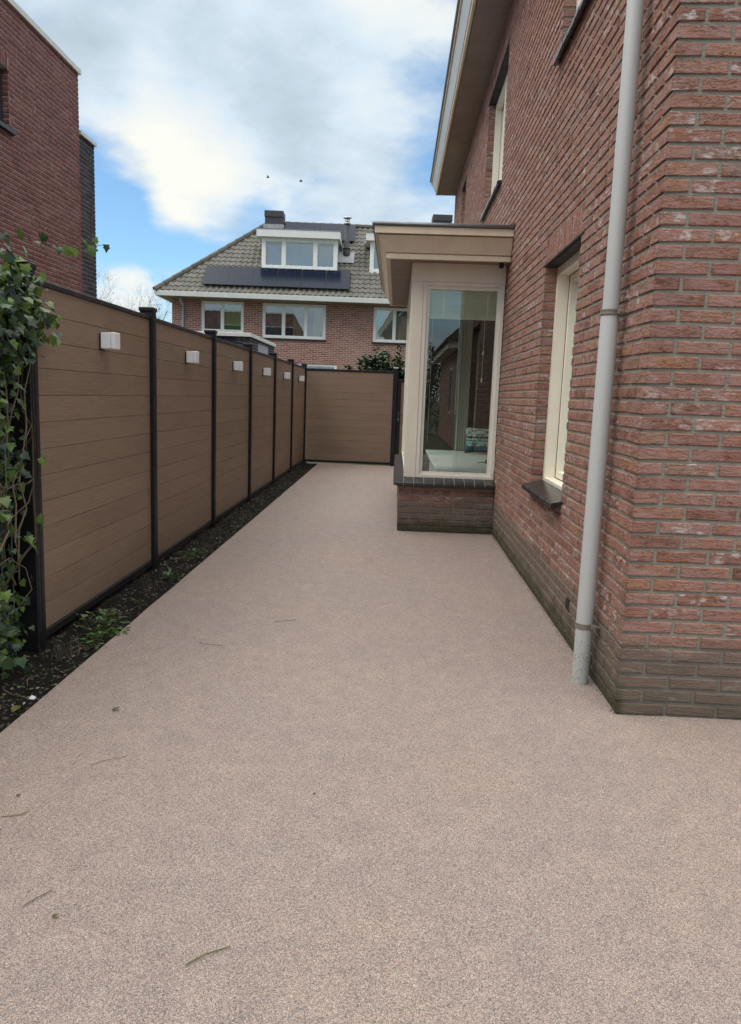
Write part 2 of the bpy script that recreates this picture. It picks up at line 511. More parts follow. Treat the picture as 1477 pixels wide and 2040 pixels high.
class MB:
    def __init__(s):
        s.v, s.f, s.c, s.fm, s.sm = [], [], [], [], []
        s.cur = (0.5, 0.5, 0.5)
        s.mi = 0
        s.smooth = False

    def vert(s, p):
        s.v.append(tuple(p)); s.c.append(s.cur)
        return len(s.v) - 1

    def face(s, idx):
        s.f.append(tuple(idx)); s.fm.append(s.mi); s.sm.append(s.smooth)

    def quad(s, *pts):
        s.face([s.vert(p) for p in pts])

    def box(s, a, b):
        x0, y0, z0 = a; x1, y1, z1 = b
        i = [s.vert(p) for p in ((x0, y0, z0), (x1, y0, z0), (x1, y1, z0), (x0, y1, z0), (x0, y0, z1), (x1, y0, z1), (x1, y1, z1), (x0, y1, z1))]
        for f in ((0, 3, 2, 1), (4, 5, 6, 7), (0, 1, 5, 4), (1, 2, 6, 5), (2, 3, 7, 6), (3, 0, 4, 7)):
            s.face([i[k] for k in f])

    def bbox(s, a, b, r=0.004):
        """box with chamfered edges"""
        x0, y0, z0 = a; x1, y1, z1 = b
        r = min(r, (x1 - x0) * .45, (y1 - y0) * .45, (z1 - z0) * .45)
        idx = {}
        for sx in (0, 1):
            for sy in (0, 1):
                for sz in (0, 1):
                    X, Y, Z = (x0, x1)[sx], (y0, y1)[sy], (z0, z1)[sz]
                    dx, dy, dz_ = (r, -r)[sx], (r, -r)[sy], (r, -r)[sz]
                    idx[sx, sy, sz, 0] = s.vert((X, Y + dy, Z + dz_))
                    idx[sx, sy, sz, 1] = s.vert((X + dx, Y, Z + dz_))
                    idx[sx, sy, sz, 2] = s.vert((X + dx, Y + dy, Z))
        for sx in (0, 1):
            q = [idx[sx, a_, b_, 0] for a_, b_ in ((0, 0), (1, 0), (1, 1), (0, 1))]; s.face(q if sx else q[::-1])
        for sy in (0, 1):
            q = [idx[a_, sy, b_, 1] for a_, b_ in ((0, 0), (1, 0), (1, 1), (0, 1))]; s.face(q[::-1] if sy else q)
        for sz in (0, 1):
            q = [idx[a_, b_, sz, 2] for a_, b_ in ((0, 0), (1, 0), (1, 1), (0, 1))]; s.face(q if sz else q[::-1])
        for a_ in (0, 1):
            for b_ in (0, 1):
                s.face([idx[0, a_, b_, 1], idx[1, a_, b_, 1], idx[1, a_, b_, 2], idx[0, a_, b_, 2]])
                s.face([idx[a_, 0, b_, 0], idx[a_, 1, b_, 0], idx[a_, 1, b_, 2], idx[a_, 0, b_, 2]])
                s.face([idx[a_, b_, 0, 0], idx[a_, b_, 1, 0], idx[a_, b_, 1, 1], idx[a_, b_, 0, 1]])
        for k in [(a_, b_, c_) for a_ in (0, 1) for b_ in (0, 1) for c_ in (0, 1)]:
            s.face([idx[(*k, 0)], idx[(*k, 1)], idx[(*k, 2)]])

    def sweep(s, prof, path, closed=True, caps=True):
        """prof: list of (a,b); path: list of functions (a,b)->xyz"""
        rings = [[s.vert(fn(a, b)) for a, b in prof] for fn in path]
        n = len(prof)
        for r0, r1 in zip(rings, rings[1:]):
            for k in range(n if closed else n - 1):
                s.face([r0[k], r0[(k + 1) % n], r1[(k + 1) % n], r1[k]])
        if caps and closed:
            s.face(rings[0][::-1]); s.face(rings[-1])

    def tube(s, pts, radii, n=8, caps=True):
        pts = [Vector(p) for p in pts]
        if not isinstance(radii, (list, tuple)):
            radii = [radii] * len(pts)
        rings = []
        for i, p in enumerate(pts):
            d = (pts[min(i + 1, len(pts) - 1)] - pts[max(i - 1, 0)])
            d = d.normalized() if d.length > 1e-9 else Vector((0, 0, 1))
            a = d.cross(Vector((0, 0, 1)) if abs(d.z) < 0.95 else Vector((1, 0, 0))).normalized()
            b = d.cross(a)
            rings.append([s.vert(p + (a * math.cos(2 * math.pi * k / n) + b * math.sin(2 * math.pi * k / n)) * radii[i]) for k in range(n)])
        for r0, r1 in zip(rings, rings[1:]):
            for k in range(n):
                s.face([r0[k], r1[k], r1[(k + 1) % n], r0[(k + 1) % n]])
        if caps:
            s.face(rings[0]); s.face(rings[-1][::-1])

    def leaf(s, c, d, up, L, W, kind='oval', fold=0.25, curl=0.15):
        """one leaf: c base, d direction, up its face normal"""
        d = Vector(d).normalized()
        side = d.cross(Vector(up))
        side = side.normalized() if side.length > 1e-6 else Vector((1, 0, 0))
        nn = side.cross(d)
        c = Vector(c)
        if kind == 'ivy':
            out = [(0, 0), (0.05, .28), (.0, .52), (.28, .40), (.42, .58), (.55, .33), (1.0, 0)]
        elif kind == 'long':
            out = [(0, 0), (.2, .5), (.5, .6), (.8, .35), (1, 0)]
        else:
            out = [(0, 0), (.25, .45), (.55, .5), (.85, .25), (1, 0)]

        def P_(t_, q):
            return c + d * (t_ * L) + side * (q * W) + nn * (abs(q) * W * fold - curl * L * t_ * t_)
        mid = [s.vert(P_(t_, 0)) for t_, _ in out]
        for sg in (1, -1):
            ed = [s.vert(P_(t_, q * sg)) for t_, q in out]
            for k in range(len(out) - 1):
                q = [mid[k], mid[k + 1], ed[k + 1], ed[k]]
                s.face(q if sg > 0 else q[::-1])

    def build(s, name, mats, parent=None, **props):
        me = bpy.data.meshes.new(name)
        o = bpy.data.objects.new(name, me)
        org = Vector((0, 0, 0))
        p = parent
        while p is not None:
            org += Vector(p.location); p = p.parent
        if parent is None and props.get('at') is not None:
            org = Vector(props['at'])
        me.from_pydata([(x - org.x, y - org.y, z - org.z) for x, y, z in s.v], [], s.f)
        for m in (mats if isinstance(mats, (list, tuple)) else [mats]):
            me.materials.append(MAT[m])
        me.polygons.foreach_set('material_index', s.fm)
        me.polygons.foreach_set('use_smooth', s.sm)
        ca = me.color_attributes.new('bc', 'FLOAT_COLOR', 'POINT')
        flat = []
        for c in s.c:
            flat += [c[0], c[1], c[2], 1.0]
        ca.data.foreach_set('color', flat)
        me.validate(); me.update()
        col.objects.link(o)
        if parent is not None:
            o.parent = parent
        elif props.get('at') is not None:
            o.location = org
        for k in ('label', 'category', 'group', 'kind'):
            if props.get(k):
                o[k] = props[k]
        return o


def thing(name, label, category, loc, group=None):
    o = bpy.data.objects.new(name, None)
    o.empty_display_size = 0.2
    col.objects.link(o)
    o.location = loc
    o['label'] = label
    o['category'] = category
    if group:
        o['group'] = group
    return o


def copy_tree(o, parent=None):
    c = o.copy()
    col.objects.link(c)
    c.parent = parent
    for ch in list(o.children):
        copy_tree(ch, c)
    return c


def brick_wall(m, O, u, n, L, z0, z1, openings=(), soldiers=(), seed=1, corner0=False, corner1=False, bond='half', parity=0, H=0.0625, relief=0.007, headers=0.0):
    """bricks with rounded arrises standing proud of a recessed mortar bed; real openings.
    O: corner at z=0, u: along the wall, n: outward; openings and soldiers as (u0,u1,z0,z1)"""
    r = random.Random(seed)
    O, u, n = Vector(O), Vector(u), Vector(n)
    Z = Vector((0, 0, 1))

    def pt(a, z, d):
        return O + u * a + Z * z + n * d
    # mortar bed
    us = sorted({0.0, L} | {x for o in openings for x in o[:2] if 0 < x < L})
    zs = sorted({z0, z1} | {x for o in openings for x in o[2:] if z0 < x < z1})
    m.cur = (0.5, 0.5, 0.0)
    for a0, a1 in zip(us, us[1:]):
        for b0, b1 in zip(zs, zs[1:]):
            if any(o[0] < (a0 + a1) / 2 < o[1] and o[2] < (b0 + b1) / 2 < o[3] for o in openings):
                continue
            e0 = relief if (corner0 and a0 == 0) else 0
            e1 = relief if (corner1 and a1 == L) else 0
            m.quad(pt(a0 + e0, b0, -relief), pt(a1 - e1, b0, -relief), pt(a1 - e1, b1, -relief), pt(a0 + e0, b1, -relief))

    def brick(a0, a1, c0, c1, e0=False, e1=False):
        cm = (r.random(), r.random(), 1.0)
        m.cur = cm
        j = lambda q: r.uniform(-q, q)
        pr = 0.0 if (e0 or e1) else r.uniform(-0.002, 0.0012)
        i0 = 0.0 if e0 else 0.004 + abs(j(.002))
        i1 = 0.0 if e1 else 0.004 + abs(j(.002))
        t_, b_ = 0.0035 + abs(j(.0022)), 0.0035 + abs(j(.0022))
        q0 = [(a0, c0), (a1, c0), (a1, c1), (a0, c1)]
        q1 = [(a0 + i0, c0 + b_), (a1 - i1, c0 + b_ + j(.0012)), (a1 - i1, c1 - t_ + j(.0012)), (a0 + i0, c1 - t_)]
        d0 = [(-relief if not (e0 and k in (0, 3)) else -0.0005) if not (e1 and k in (1, 2)) else -0.0005 for k in range(4)]
        A = [m.vert(pt(a, z, d)) for (a, z), d in zip(q0, d0)]
        Bv = [m.vert(pt(a, z, pr)) for a, z in q1]
        m.face(Bv)
        for k in range(4):
            k2 = (k + 1) % 4
            m.face([A[k], A[k2], Bv[k2], Bv[k]])

    cuts = list(openings) + list(soldiers)
    c = int(round(z0 / H))
    while c * H < z1 - 0.01:
        zb, zt = c * H + 0.0066, min(c * H + H - 0.0066, z1)
        zm = (zb + zt) / 2
        x = 0.0
        odd = (c + parity) % 2
        first = True
        while x < L - 0.004:
            if bond == 'whole':
                ln = L
            elif first:
                ln = 0.104 if odd else 0.21
                first = False
            else:
                ln = 0.104 if r.random() < headers else 0.21
            a0, a1 = x, min(x + ln, L)
            x += ln + 0.0125
            if L - x < 0.03:
                a1 = L
            segs = [(a0, a1)]
            for o in cuts:
                if o[2] < zm < o[3]:
                    ns = []
                    for p0, p1 in segs:
                        if o[1] <= p0 or o[0] >= p1:
                            ns.append((p0, p1))
                        else:
                            if o[0] - p0 > 0.02: ns.append((p0, o[0]))
                            if p1 - o[1] > 0.02: ns.append((o[1], p1))
                    segs = ns
            for p0, p1 in segs:
                if p1 - p0 > 0.015:
                    brick(p0, p1, zb, zt, corner0 and p0 == 0, corner1 and p1 >= L - 1e-6)
        c += 1
    for s0, s1, q0, q1 in soldiers:
        k = max(1, int(round((s1 - s0) / 0.0625)))
        wd = (s1 - s0) / k
        for i in range(k):
            brick(s0 + i * wd + 0.006, s0 + (i + 1) * wd - 0.006, q0 + 0.006, q1 - 0.006)


# ------------------------------------------------------------------ ground, path and soil bed
m = MB()
m.quad((-400, -400, -0.09), (400, -400, -0.09), (400, 900, -0.09), (-400, 900, -0.09))
m.build('ground', 'ground', kind='structure')

m = MB()      # resin gravel slab with a real edge beside the bed
ys = [-3 + i * 0.25 for i in range(72)]
edge = [-1.492 + 0.006 * mnoise.noise(Vector((0, y * 2.1, 3))) + (-0.012 * max(0, y - 8) / 7) for y in ys]
for k in range(len(ys) - 1):
    a, b = ys[k], ys[k + 1]
    m.quad((edge[k], a, 0), (6.0, a, 0), (6.0, b, 0), (edge[k + 1], b, 0))
    m.quad((edge[k], a, -0.08), (edge[k], a, 0), (edge[k + 1], b, 0), (edge[k + 1], b, -0.08))
m.build('path', 'gravel', kind='structure')

m = MB()
m.smooth = True
nx, dy = 16, 0.03
ny = int((14.95 - 1.2) / dy)


def soil_z(x, y):
    v = mnoise.fractal(Vector((x * 7, y * 7, 0)), 1.0, 2.0, 5)
    edge_dip = -0.012 if x > -1.53 else 0.0
    return -0.030 + 0.022 * v + 0.012 * mnoise.noise(Vector((x * 30, y * 30, 5))) + edge_dip + (0.03 if x < -1.75 else 0.0)


grid = []
for j in range(ny + 1):
    y = 1.2 + j * dy
    grid.append([m.vert((-2.3 + (0.82) * i / nx, y, min(soil_z(-2.3 + 0.82 * i / nx, y), -0.004 if i > 12 else 0.05))) for i in range(nx + 1)])
for j in range(ny):
    for i in range(nx):
        m.face([grid[j][i], grid[j][i + 1], grid[j + 1][i + 1], grid[j + 1][i]])
m.build('soil_bed', 'soil', kind='structure')

# ------------------------------------------------------------------ the brick house on the right
XW = 1.02
YC = 3.16
YE = 16.0
house = thing('brick_house', 'red brick house on the right with downpipe, box bay window and deep beige eaves', 'house', (XW, YC, 0))
WIN = [  # name, y0, y1, z0, z1
    ('low', 4.53, 5.57, 0.75, 2.3125), ('up', 4.53, 5.57, 3.6875, 5.0), ('mid', 8.45, 10.2, 3.6875, 5.0625), ('far', 13.3, 14.2, 3.6875, 5.0625)]
ZT = 5.48
ops = [(y0 - YC, y1 - YC, z0, z1) for _, y0, y1, z0, z1 in WIN]
bay_op = (7.62 - YC, 10.86 - YC, 0.5, 2.6875)
sold = [(y0 - YC, y1 - YC, z1, z1 + 0.1875) for _, y0, y1, z0, z1 in WIN[:1]] + [(ops[2][0], ops[2][1], 5.0625, 5.25), (ops[3][0], ops[3][1], 5.0625, 5.25)]
m = MB()
# the long wall faces -X: walk along +Y, outward -X (u x z order handled by two-sided shading)
brick_wall(m, (XW, YC, 0), (0, 1, 0), (-1, 0, 0), YE - YC, -0.0625, ZT, ops + [bay_op], sold, seed=3, corner0=True, parity=1, headers=0.22)
brick_wall(m, (XW, YC, 0), (1, 0, 0), (0, -1, 0), 5.0, -0.0625, ZT, [], [], seed=5, corner0=True, parity=0, headers=0.0)
for k, (y0, y1, z0, z1) in enumerate([w_[1:] for w_ in WIN]):        # brick returns of the openings
    brick_wall(m, (XW + 0.006, y1, 0), (1, 0, 0), (0, -1, 0), 0.10, z0, z1, bond='whole', seed=20 + k)
    brick_wall(m, (XW + 0.006, y0, 0), (1, 0, 0), (0, 1, 0), 0.10, z0, z1, bond='whole', seed=30 + k)
m.cur = (0.4, 0.3, 1.0)
m.quad((XW, YE, -0.1), (XW + 5, YE, -0.1), (XW + 5, YE, ZT), (XW, YE, ZT))
m.quad((XW + 5, YC, -0.1), (XW + 5, YE, -0.1), (XW + 5, YE, ZT), (XW + 5, YC, ZT))
m.build('wall', 'brick', house)

# rooms: dark plastered inside faces
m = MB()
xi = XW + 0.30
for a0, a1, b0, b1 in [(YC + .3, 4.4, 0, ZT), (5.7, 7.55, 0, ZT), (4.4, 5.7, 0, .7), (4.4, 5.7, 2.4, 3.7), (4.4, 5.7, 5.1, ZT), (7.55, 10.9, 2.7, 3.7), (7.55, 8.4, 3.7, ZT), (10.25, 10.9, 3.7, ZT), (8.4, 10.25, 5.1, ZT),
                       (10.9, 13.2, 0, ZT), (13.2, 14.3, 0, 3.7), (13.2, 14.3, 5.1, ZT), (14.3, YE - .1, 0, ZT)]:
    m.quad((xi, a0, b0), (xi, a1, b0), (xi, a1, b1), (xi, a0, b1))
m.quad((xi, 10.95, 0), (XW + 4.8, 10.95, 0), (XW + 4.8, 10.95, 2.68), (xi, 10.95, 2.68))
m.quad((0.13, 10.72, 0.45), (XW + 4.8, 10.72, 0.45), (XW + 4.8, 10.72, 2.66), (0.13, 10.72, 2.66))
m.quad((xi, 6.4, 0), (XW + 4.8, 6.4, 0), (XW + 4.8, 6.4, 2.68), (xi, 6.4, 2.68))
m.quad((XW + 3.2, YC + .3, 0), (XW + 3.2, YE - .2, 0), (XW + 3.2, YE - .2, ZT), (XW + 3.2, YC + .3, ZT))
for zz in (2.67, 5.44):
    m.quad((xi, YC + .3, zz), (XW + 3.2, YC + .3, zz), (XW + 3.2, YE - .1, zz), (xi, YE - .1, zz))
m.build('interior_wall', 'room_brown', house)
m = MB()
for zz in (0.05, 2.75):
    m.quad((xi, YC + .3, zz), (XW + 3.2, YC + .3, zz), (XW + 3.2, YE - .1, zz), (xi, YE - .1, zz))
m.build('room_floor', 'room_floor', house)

# eaves: soffit, leaning fascia, zinc edge (profile runs along Y)
XS = 0.645
ez = 5.44
m = MB()
for i in range(6):
    y0, y1 = [-0.6, 2.2, 5.0, 7.8, 10.6, 13.4, 16.05][i], [-0.6, 2.2, 5.0, 7.8, 10.6, 13.4, 16.05][i + 1]
    m.box((XS + 0.01, max(y0, 2.6) + 0.003, ez), (XW + 0.06 if y1 < 99 else XW, max(y1, 2.6) - 0.003, ez + 0.03))
m.build('soffit', 'soffit', house)
prof = [(0, 0), (-0.022, 0), (-0.022, 0.045), (-0.006, 0.046), (-0.006, 0.056), (-0.030, 0.057), (-0.031, 0.058), (-0.02, 0.19), (-0.02, 0.206), (-0.125, 0.207), (-0.125, 0.255), (0.02, 0.255), (0.02, 0)]
bprof = [(-0.034, 0.058), (-0.104, 0.194), (-0.022, 0.194), (-0.022, 0.058)]
m = MB()
m.sweep(prof, [lambda a, b, y=y: (XS + a, y, ez + b) for y in (2.6, 16.06)])
m.sweep([(-0.0, 0), (0.0, 0.25), (-0.10, 0.25)], [lambda a, b, x=x: (x, 2.58 + a, ez + b) for x in (XS, 6)], closed=True)
fa_ = m.build('fascia', 'beige', house)
m = MB()
for k in range(5):
    m.sweep(bprof, [lambda a, b, y=y: (XS + a, y, ez + b) for y in (2.6 + k * 2.692 + .002, 2.6 + (k + 1) * 2.692 - .002)])
m.build('fascia_board', 'fascia_skylit', fa_)
m = MB()
m.tube([(XS - 0.135, 2.55, ez + 0.268), (XS - 0.135, 16.08, ez + 0.268)], 0.020, 8)
m.box((XS - 0.14, 2.55, ez + 0.258), (XS + 0.03, 16.08, ez + 0.285))
m.build('gutter_edge', 'zinc', house)


def tiled_roof(m, fn, ulen_fn, rows, row_h, tile_w, colour, amp=0.028, clip=None, seed=0):
    """interlocking wavy tiles: fn(u, s, h) gives a point at s up the slope and h above it"""
    r = random.Random(seed)
    prof_ = [(0.0, 0.15), (0.14, 0.9), (0.32, 1.0), (0.5, 0.6), (0.68, 0.1), (0.86, 0.0)]
    for k in range(rows):
        u0, u1 = ulen_fn((k + 0.35) * row_h)
        k0, k1 = math.floor(u0 / tile_w), math.ceil(u1 / tile_w)
        for t_ in range(k0, k1):
            jit = r.uniform(-0.004, 0.004)
            b = r.uniform(0.84, 1.12)
            cc = tuple(x * b for x in colour)
            if r.random() < 0.12:
                cc = (cc[0] * 0.95, cc[1] * 0.98, cc[2] * 0.85)
            m.cur = cc
            ra, rb, rl = [], [], []
            for q, hh in prof_ + [(1.0, 0.15)]:
                uu = (t_ + q) * tile_w
                uu = min(max(uu, u0), u1)
                h = hh * amp
                ra.append(m.vert(fn(uu, k * row_h, h + 0.030 + jit)))
                rb.append(m.vert(fn(uu, (k + 1) * row_h + 0.02, h + 0.004)))
                rl.append(m.vert(fn(uu, k * row_h, -0.01)))
            for i in range(len(ra) - 1):
                m.face([ra[i], ra[i + 1], rb[i + 1], rb[i]])
                m.face([rl[i], rl[i + 1], ra[i + 1], ra[i]])


m = MB()
cs, sn = math.cos(rad(42)), math.sin(rad(42))
tiled_roof(m, lambda u, s_, h: (XS - 0.02 + s_ * cs - h * sn, u, ez + 0.30 + s_ * sn + h * cs), lambda s_: (2.5, 16.1), 10, 0.34, 0.3, (0.10, 0.085, 0.075), seed=2)
m.cur = (0.09, 0.08, 0.07)
m.quad((XS + 3.4 * cs, 2.5, ez + .3 + 3.4 * sn), (XS + 3.4 * cs, 16.1, ez + .3 + 3.4 * sn), (XS + 6.8 * cs, 16.1, ez + .28), (XS + 6.8 * cs, 2.5, ez + .28))
m.quad((XS, 16.1, ez + .28), (XS + 3.4 * cs, 16.1, ez + .3 + 3.4 * sn), (XS + 6.8 * cs, 16.1, ez + .28), (XS + 5, 16.1, ez + .28))
m.quad((XS, 2.5, ez + .28), (XS + 3.4 * cs, 2.5, ez + .3 + 3.4 * sn), (XS + 6.8 * cs, 2.5, ez + .28), (XS + 5, 2.5, ez + .28))
m.build('roof', 'tile', house)


def frame_members(m, put, W, H, t_out, d0, d1, mullions=(), beads=0.018, rec=0.022):
    """rectangular window frame; put(a,z,d) maps to the wall; d0 outer face .. d1 inner face"""
    def bar(a0, a1, z0_, z1_, e0, e1):
        ps = [put(a, z, d) for d in (e0, e1) for a, z in ((a0, z0_), (a1, z0_), (a1, z1_), (a0, z1_))]
        i = [m.vert(p) for p in ps]
        for f in ((0, 1, 2, 3), (7, 6, 5, 4), (0, 4, 5, 1), (1, 5, 6, 2), (2, 6, 7, 3), (3, 7, 4, 0)):
            m.face([i[k] for k in f])
    bar(0, W, H - t_out, H, d0, d1); bar(0, W, 0, t_out, d0, d1)
    bar(0, t_out, t_out, H - t_out, d0, d1); bar(W - t_out, W, t_out, H - t_out, d0, d1)
    cells = []
    xs = [t_out] + [v for mm in mullions for v in (mm - t_out * .45, mm + t_out * .45)] + [W - t_out]
    for k in range(0, len(xs), 2):
        cells.append((xs[k], xs[k + 1]))
    for mm in mullions:
        bar(mm - t_out * .45, mm + t_out * .45, t_out, H - t_out, d0 + 0.003, d1)
    if rec > 0.05:
        m.mi = 1
        for a0, a1 in cells:
            q = d0 + rec - 0.003
            bar(a0 + .0005, a0 + .005, t_out + .001, H - t_out - .001, q, q + .02); bar(a1 - .005, a1 - .0005, t_out + .001, H - t_out - .001, q, q + .02)
            bar(a0 + .005, a1 - .005, t_out + .001, t_out + .006, q, q + .02); bar(a0 + .005, a1 - .005, H - t_out - .006, H - t_out - .001, q, q + .02)
        m.mi = 0
    for a0, a1 in cells:                                # stepped sash inside every light
        e0, e1 = d0 + rec, d1 - 0.004
        b = beads * 2.0
        bar(a0, a1, H - t_out - b, H - t_out, e0, e1); bar(a0, a1, t_out, t_out + b, e0, e1)
        bar(a0, a0 + b, t_out + b, H - t_out - b, e0, e1); bar(a1 - b, a1, t_out + b, H - t_out - b, e0, e1)
    return [(a0 + beads * 2, a1 - beads * 2, t_out + beads * 2, H - t_out - beads * 2) for a0, a1 in cells]


def sill_tiles(m, put, L, out, drop, th, tile=0.11, inner=0.0):
    """sloping glazed sill tiles with narrow joints; put(a, d, z): d outwards"""
    k = max(1, round(L / tile))
    wd = L / k
    m.mi = 1
    m.sweep([(inner, -.004), (out - .010, -drop - .004), (out - .006, -drop - .012), (out - .006, -drop - th + .003), (inner, -th + .003)], [lambda d, z, a=a: put(a, d, z) for a in (0.004, L - 0.004)])
    m.mi = 0
    for i in range(k):
        a0, a1 = i * wd + 0.0030, (i + 1) * wd - 0.0030
        o_ = out + rnd.uniform(-.002, .002)
        pr = [(inner, 0), (o_ - .006, -drop), (o_, -drop - .008), (o_, -drop - th), (o_ - .02, -drop - th), (inner, -th)]
        m.sweep(pr, [lambda d, z, a=a: put(a, d, z) for a in (a0, a1)])


for nm, y0, y1, z0, z1 in WIN:
    m = MB()
    W, H = y1 - y0, z1 - z0
    mull = [W * 0.5] if nm == 'mid' else []
    put = lambda a, z, d, y0=y0, z0=z0: (XW + 0.088 + d, y0 + a, z0 + z)
    cells = frame_members(m, put, W, H - 0.012, 0.055, 0.0, 0.15, mull, beads=0.026, rec=0.08)
    fr = m.build('window', ['cream', 'dark_lintel'], house)
    m = MB()
    for a0, a1, b0, b1 in cells:
        m.quad(put(a0, b0, .115), put(a1, b0, .115), put(a1, b1, .115), put(a0, b1, .115))
    m.build('pane', 'glass_low', fr)
    m = MB()
    m.box((XW + 0.012, y0 + 0.001, z1 - 0.011), (XW + 0.10, y1 - 0.001, z1 - 0.002))
    m.box((XW - 0.004, y0 - 0.06, z1 - 0.004), (XW + 0.012, y1 + 0.06, z1 + 0.004))
    m.build('lintel', 'dark_lintel', fr)
    m = MB()
    sill_tiles(m, lambda a, d, z, y0=y0, z0=z0, nm=nm: (XW + 0.10 - d, y0 - 0.03 + a, z0 + (0.036 if nm == 'low' else 0.012) + z), W + 0.03, 0.165 if nm == 'low' else 0.147, 0.036, 0.034)
    m.build('sill', ['sill', 'joint'], fr)
    if nm == 'low':     # net curtain close behind the glass
        m = MB(); m.smooth = True
        k = 60
        rows = [[m.vert((XW + 0.36 + 0.014 * math.sin(i * 1.1), y0 + .06 + (W - .12) * i / k, z)) for i in range(k + 1)] for z in (z0 + .05, z1 - .06)]
        for i in range(k):
            m.face([rows[0][i], rows[0][i + 1], rows[1][i + 1], rows[1][i]])
        m.build('net_curtain', 'curtain_dark', fr)

# downpipe with its two clamps
PX, PY = 0.955, 3.535
m = MB(); m.smooth = True
m.tube([(PX, PY, -0.02), (PX, PY, 1.755), (PX, PY, 1.765)], [0.0405, 0.0405, 0.0385], 28, caps=False)
m.tube([(PX, PY, 1.70), (PX, PY, 5.46)], 0.0365, 28, caps=False)
dp = m.build('downpipe', 'pipe', house)
MAT['clamp'] = paint('taupe_pipe_clamp', (0.20, 0.18, 0.15), 0.5)
for zc in (1.765, 0.292, 3.9):
    m = MB(); m.smooth = True
    m.sweep([(0.0385, -0.011), (0.0440, -0.013), (0.0455, -0.010), (0.0440, -0.006), (0.0440, 0.006), (0.0455, 0.010), (0.0440, 0.013), (0.0385, 0.011)],
            [lambda a, b, t_=2 * math.pi * k / 28: (PX + a * math.cos(t_), PY + a * math.sin(t_), zc + b) for k in range(29)], caps=False)
    m.smooth = False
    m.bbox((PX + 0.020, PY - 0.052, zc - 0.011), (PX + 0.048, PY - 0.030, zc + 0.011), 0.003)
    m.tube([(PX + 0.034, PY - 0.041, zc), (XW + 0.01, PY - 0.041, zc)], 0.006, 8)
    m.tube([(PX + 0.034, PY - 0.062, zc), (PX + 0.034, PY - 0.028, zc)], 0.004, 6)
    m.build('clamp', 'clamp', dp)
m = MB()
m.box((XW - 0.004, 4.13, 0.19), (XW + 0.004, 4.20, 0.25))
m.build('air_vent', 'weathered_hole', house)

# ---- box bay window
bay = bpy.data.objects.new('bay_window', None)
col.objects.link(bay); bay.parent = house; bay.location = (0, 0, 0)
BX0, BX1, BY0, BY1 = 0.057, XW, 7.53, 10.90
m = MB()
brick_wall(m, (BX0, BY0, 0), (1, 0, 0), (0, -1, 0), BX1 - BX0, -0.0625, 0.475, seed=61, corner0=True, parity=1)
brick_wall(m, (BX0, BY0, 0), (0, 1, 0), (-1, 0, 0), BY1 - BY0, -0.0625, 0.475, seed=62, corner0=True, parity=0)
m.cur = (.4, .4, 1)
m.quad((BX0, BY1, -.06), (BX1, BY1, -.06), (BX1, BY1, .475), (BX0, BY1, .475))
m.build('base_wall', 'brick', bay)
FY, FX = 7.60, 0.102                     # planes of the timber
ZS, ZH, ZC = 0.545, 2.483, 2.66
m = MB()
sill_tiles(m, lambda a, d, z: (0.0 + a, FY + 0.02 - d, ZS + 0.012 + z), BX1 - 0.0, 0.165, 0.045, 0.034, 0.105)
sill_tiles(m, lambda a, d, z: (FX + 0.02 - d, FY - 0.005 + a, ZS + 0.012 + z), BY1 - FY + .05, 0.122, 0.045, 0.034, 0.055)
m.build('sill', ['sill', 'joint'], bay)
m = MB()      # joint mortar under the tiles
m.box((0.03, 7.478, ZS - 0.075), (BX1 - .002, FY + .02, ZS - 0.040))
m.box((0.03, FY, ZS - 0.076), (FX + .02, BY1, ZS - 0.041))
m.build('sill_bed', 'dark_lintel', bay)
m = MB()
m.bbox((FX, FY, ZS), (FX + 0.118, FY + 0.118, ZH), 0.004)                                # corner post
m.bbox((FX - 0.004, FY - 0.004, ZH), (BX1 - 0.002, FY + 0.10, ZC), 0.004)                # header front
m.bbox((FX - 0.004, FY + 0.101, ZH), (FX + 0.09, BY1, ZC), 0.004)                        # header side
m.bbox((FX, BY1 - 0.118, ZS), (FX + 0.118, BY1, ZH), 0.004)
m.build('post_and_header', 'cream', bay)
m = MB()
W, H = BX1 - 0.005 - (FX + 0.119), ZH - ZS - 0.002
put = lambda a, z, d: (FX + 0.119 + a, FY + 0.006 + d, ZS + z)
cells = frame_members(m, put, W, H, 0.034, 0.0, 0.085, beads=0.016)
m.build('front_frame', 'cream_white', bay)
m = MB()
for a0, a1, b0, b1 in cells:
    m.quad(put(a0, b0, .05), put(a1, b0, .05), put(a1, b1, .05), put(a0, b1, .05))
W2 = BY1 - FY - 0.236
put2 = lambda a, z, d: (FX + 0.006 + d, FY + 0.118 + a, ZS + z)
m2 = MB()
cells = frame_members(m2, put2, W2, H, 0.04, 0.0, 0.085, [W2 / 3, 2 * W2 / 3], beads=0.016)
m2.build('side_frame', 'cream_white', bay)
for a0, a1, b0, b1 in cells:
    m.quad(put2(a0, b0, .05), put2(a1, b0, .05), put2(a1, b1, .05), put2(a0, b1, .05))
m.build('pane', 'glass', bay)
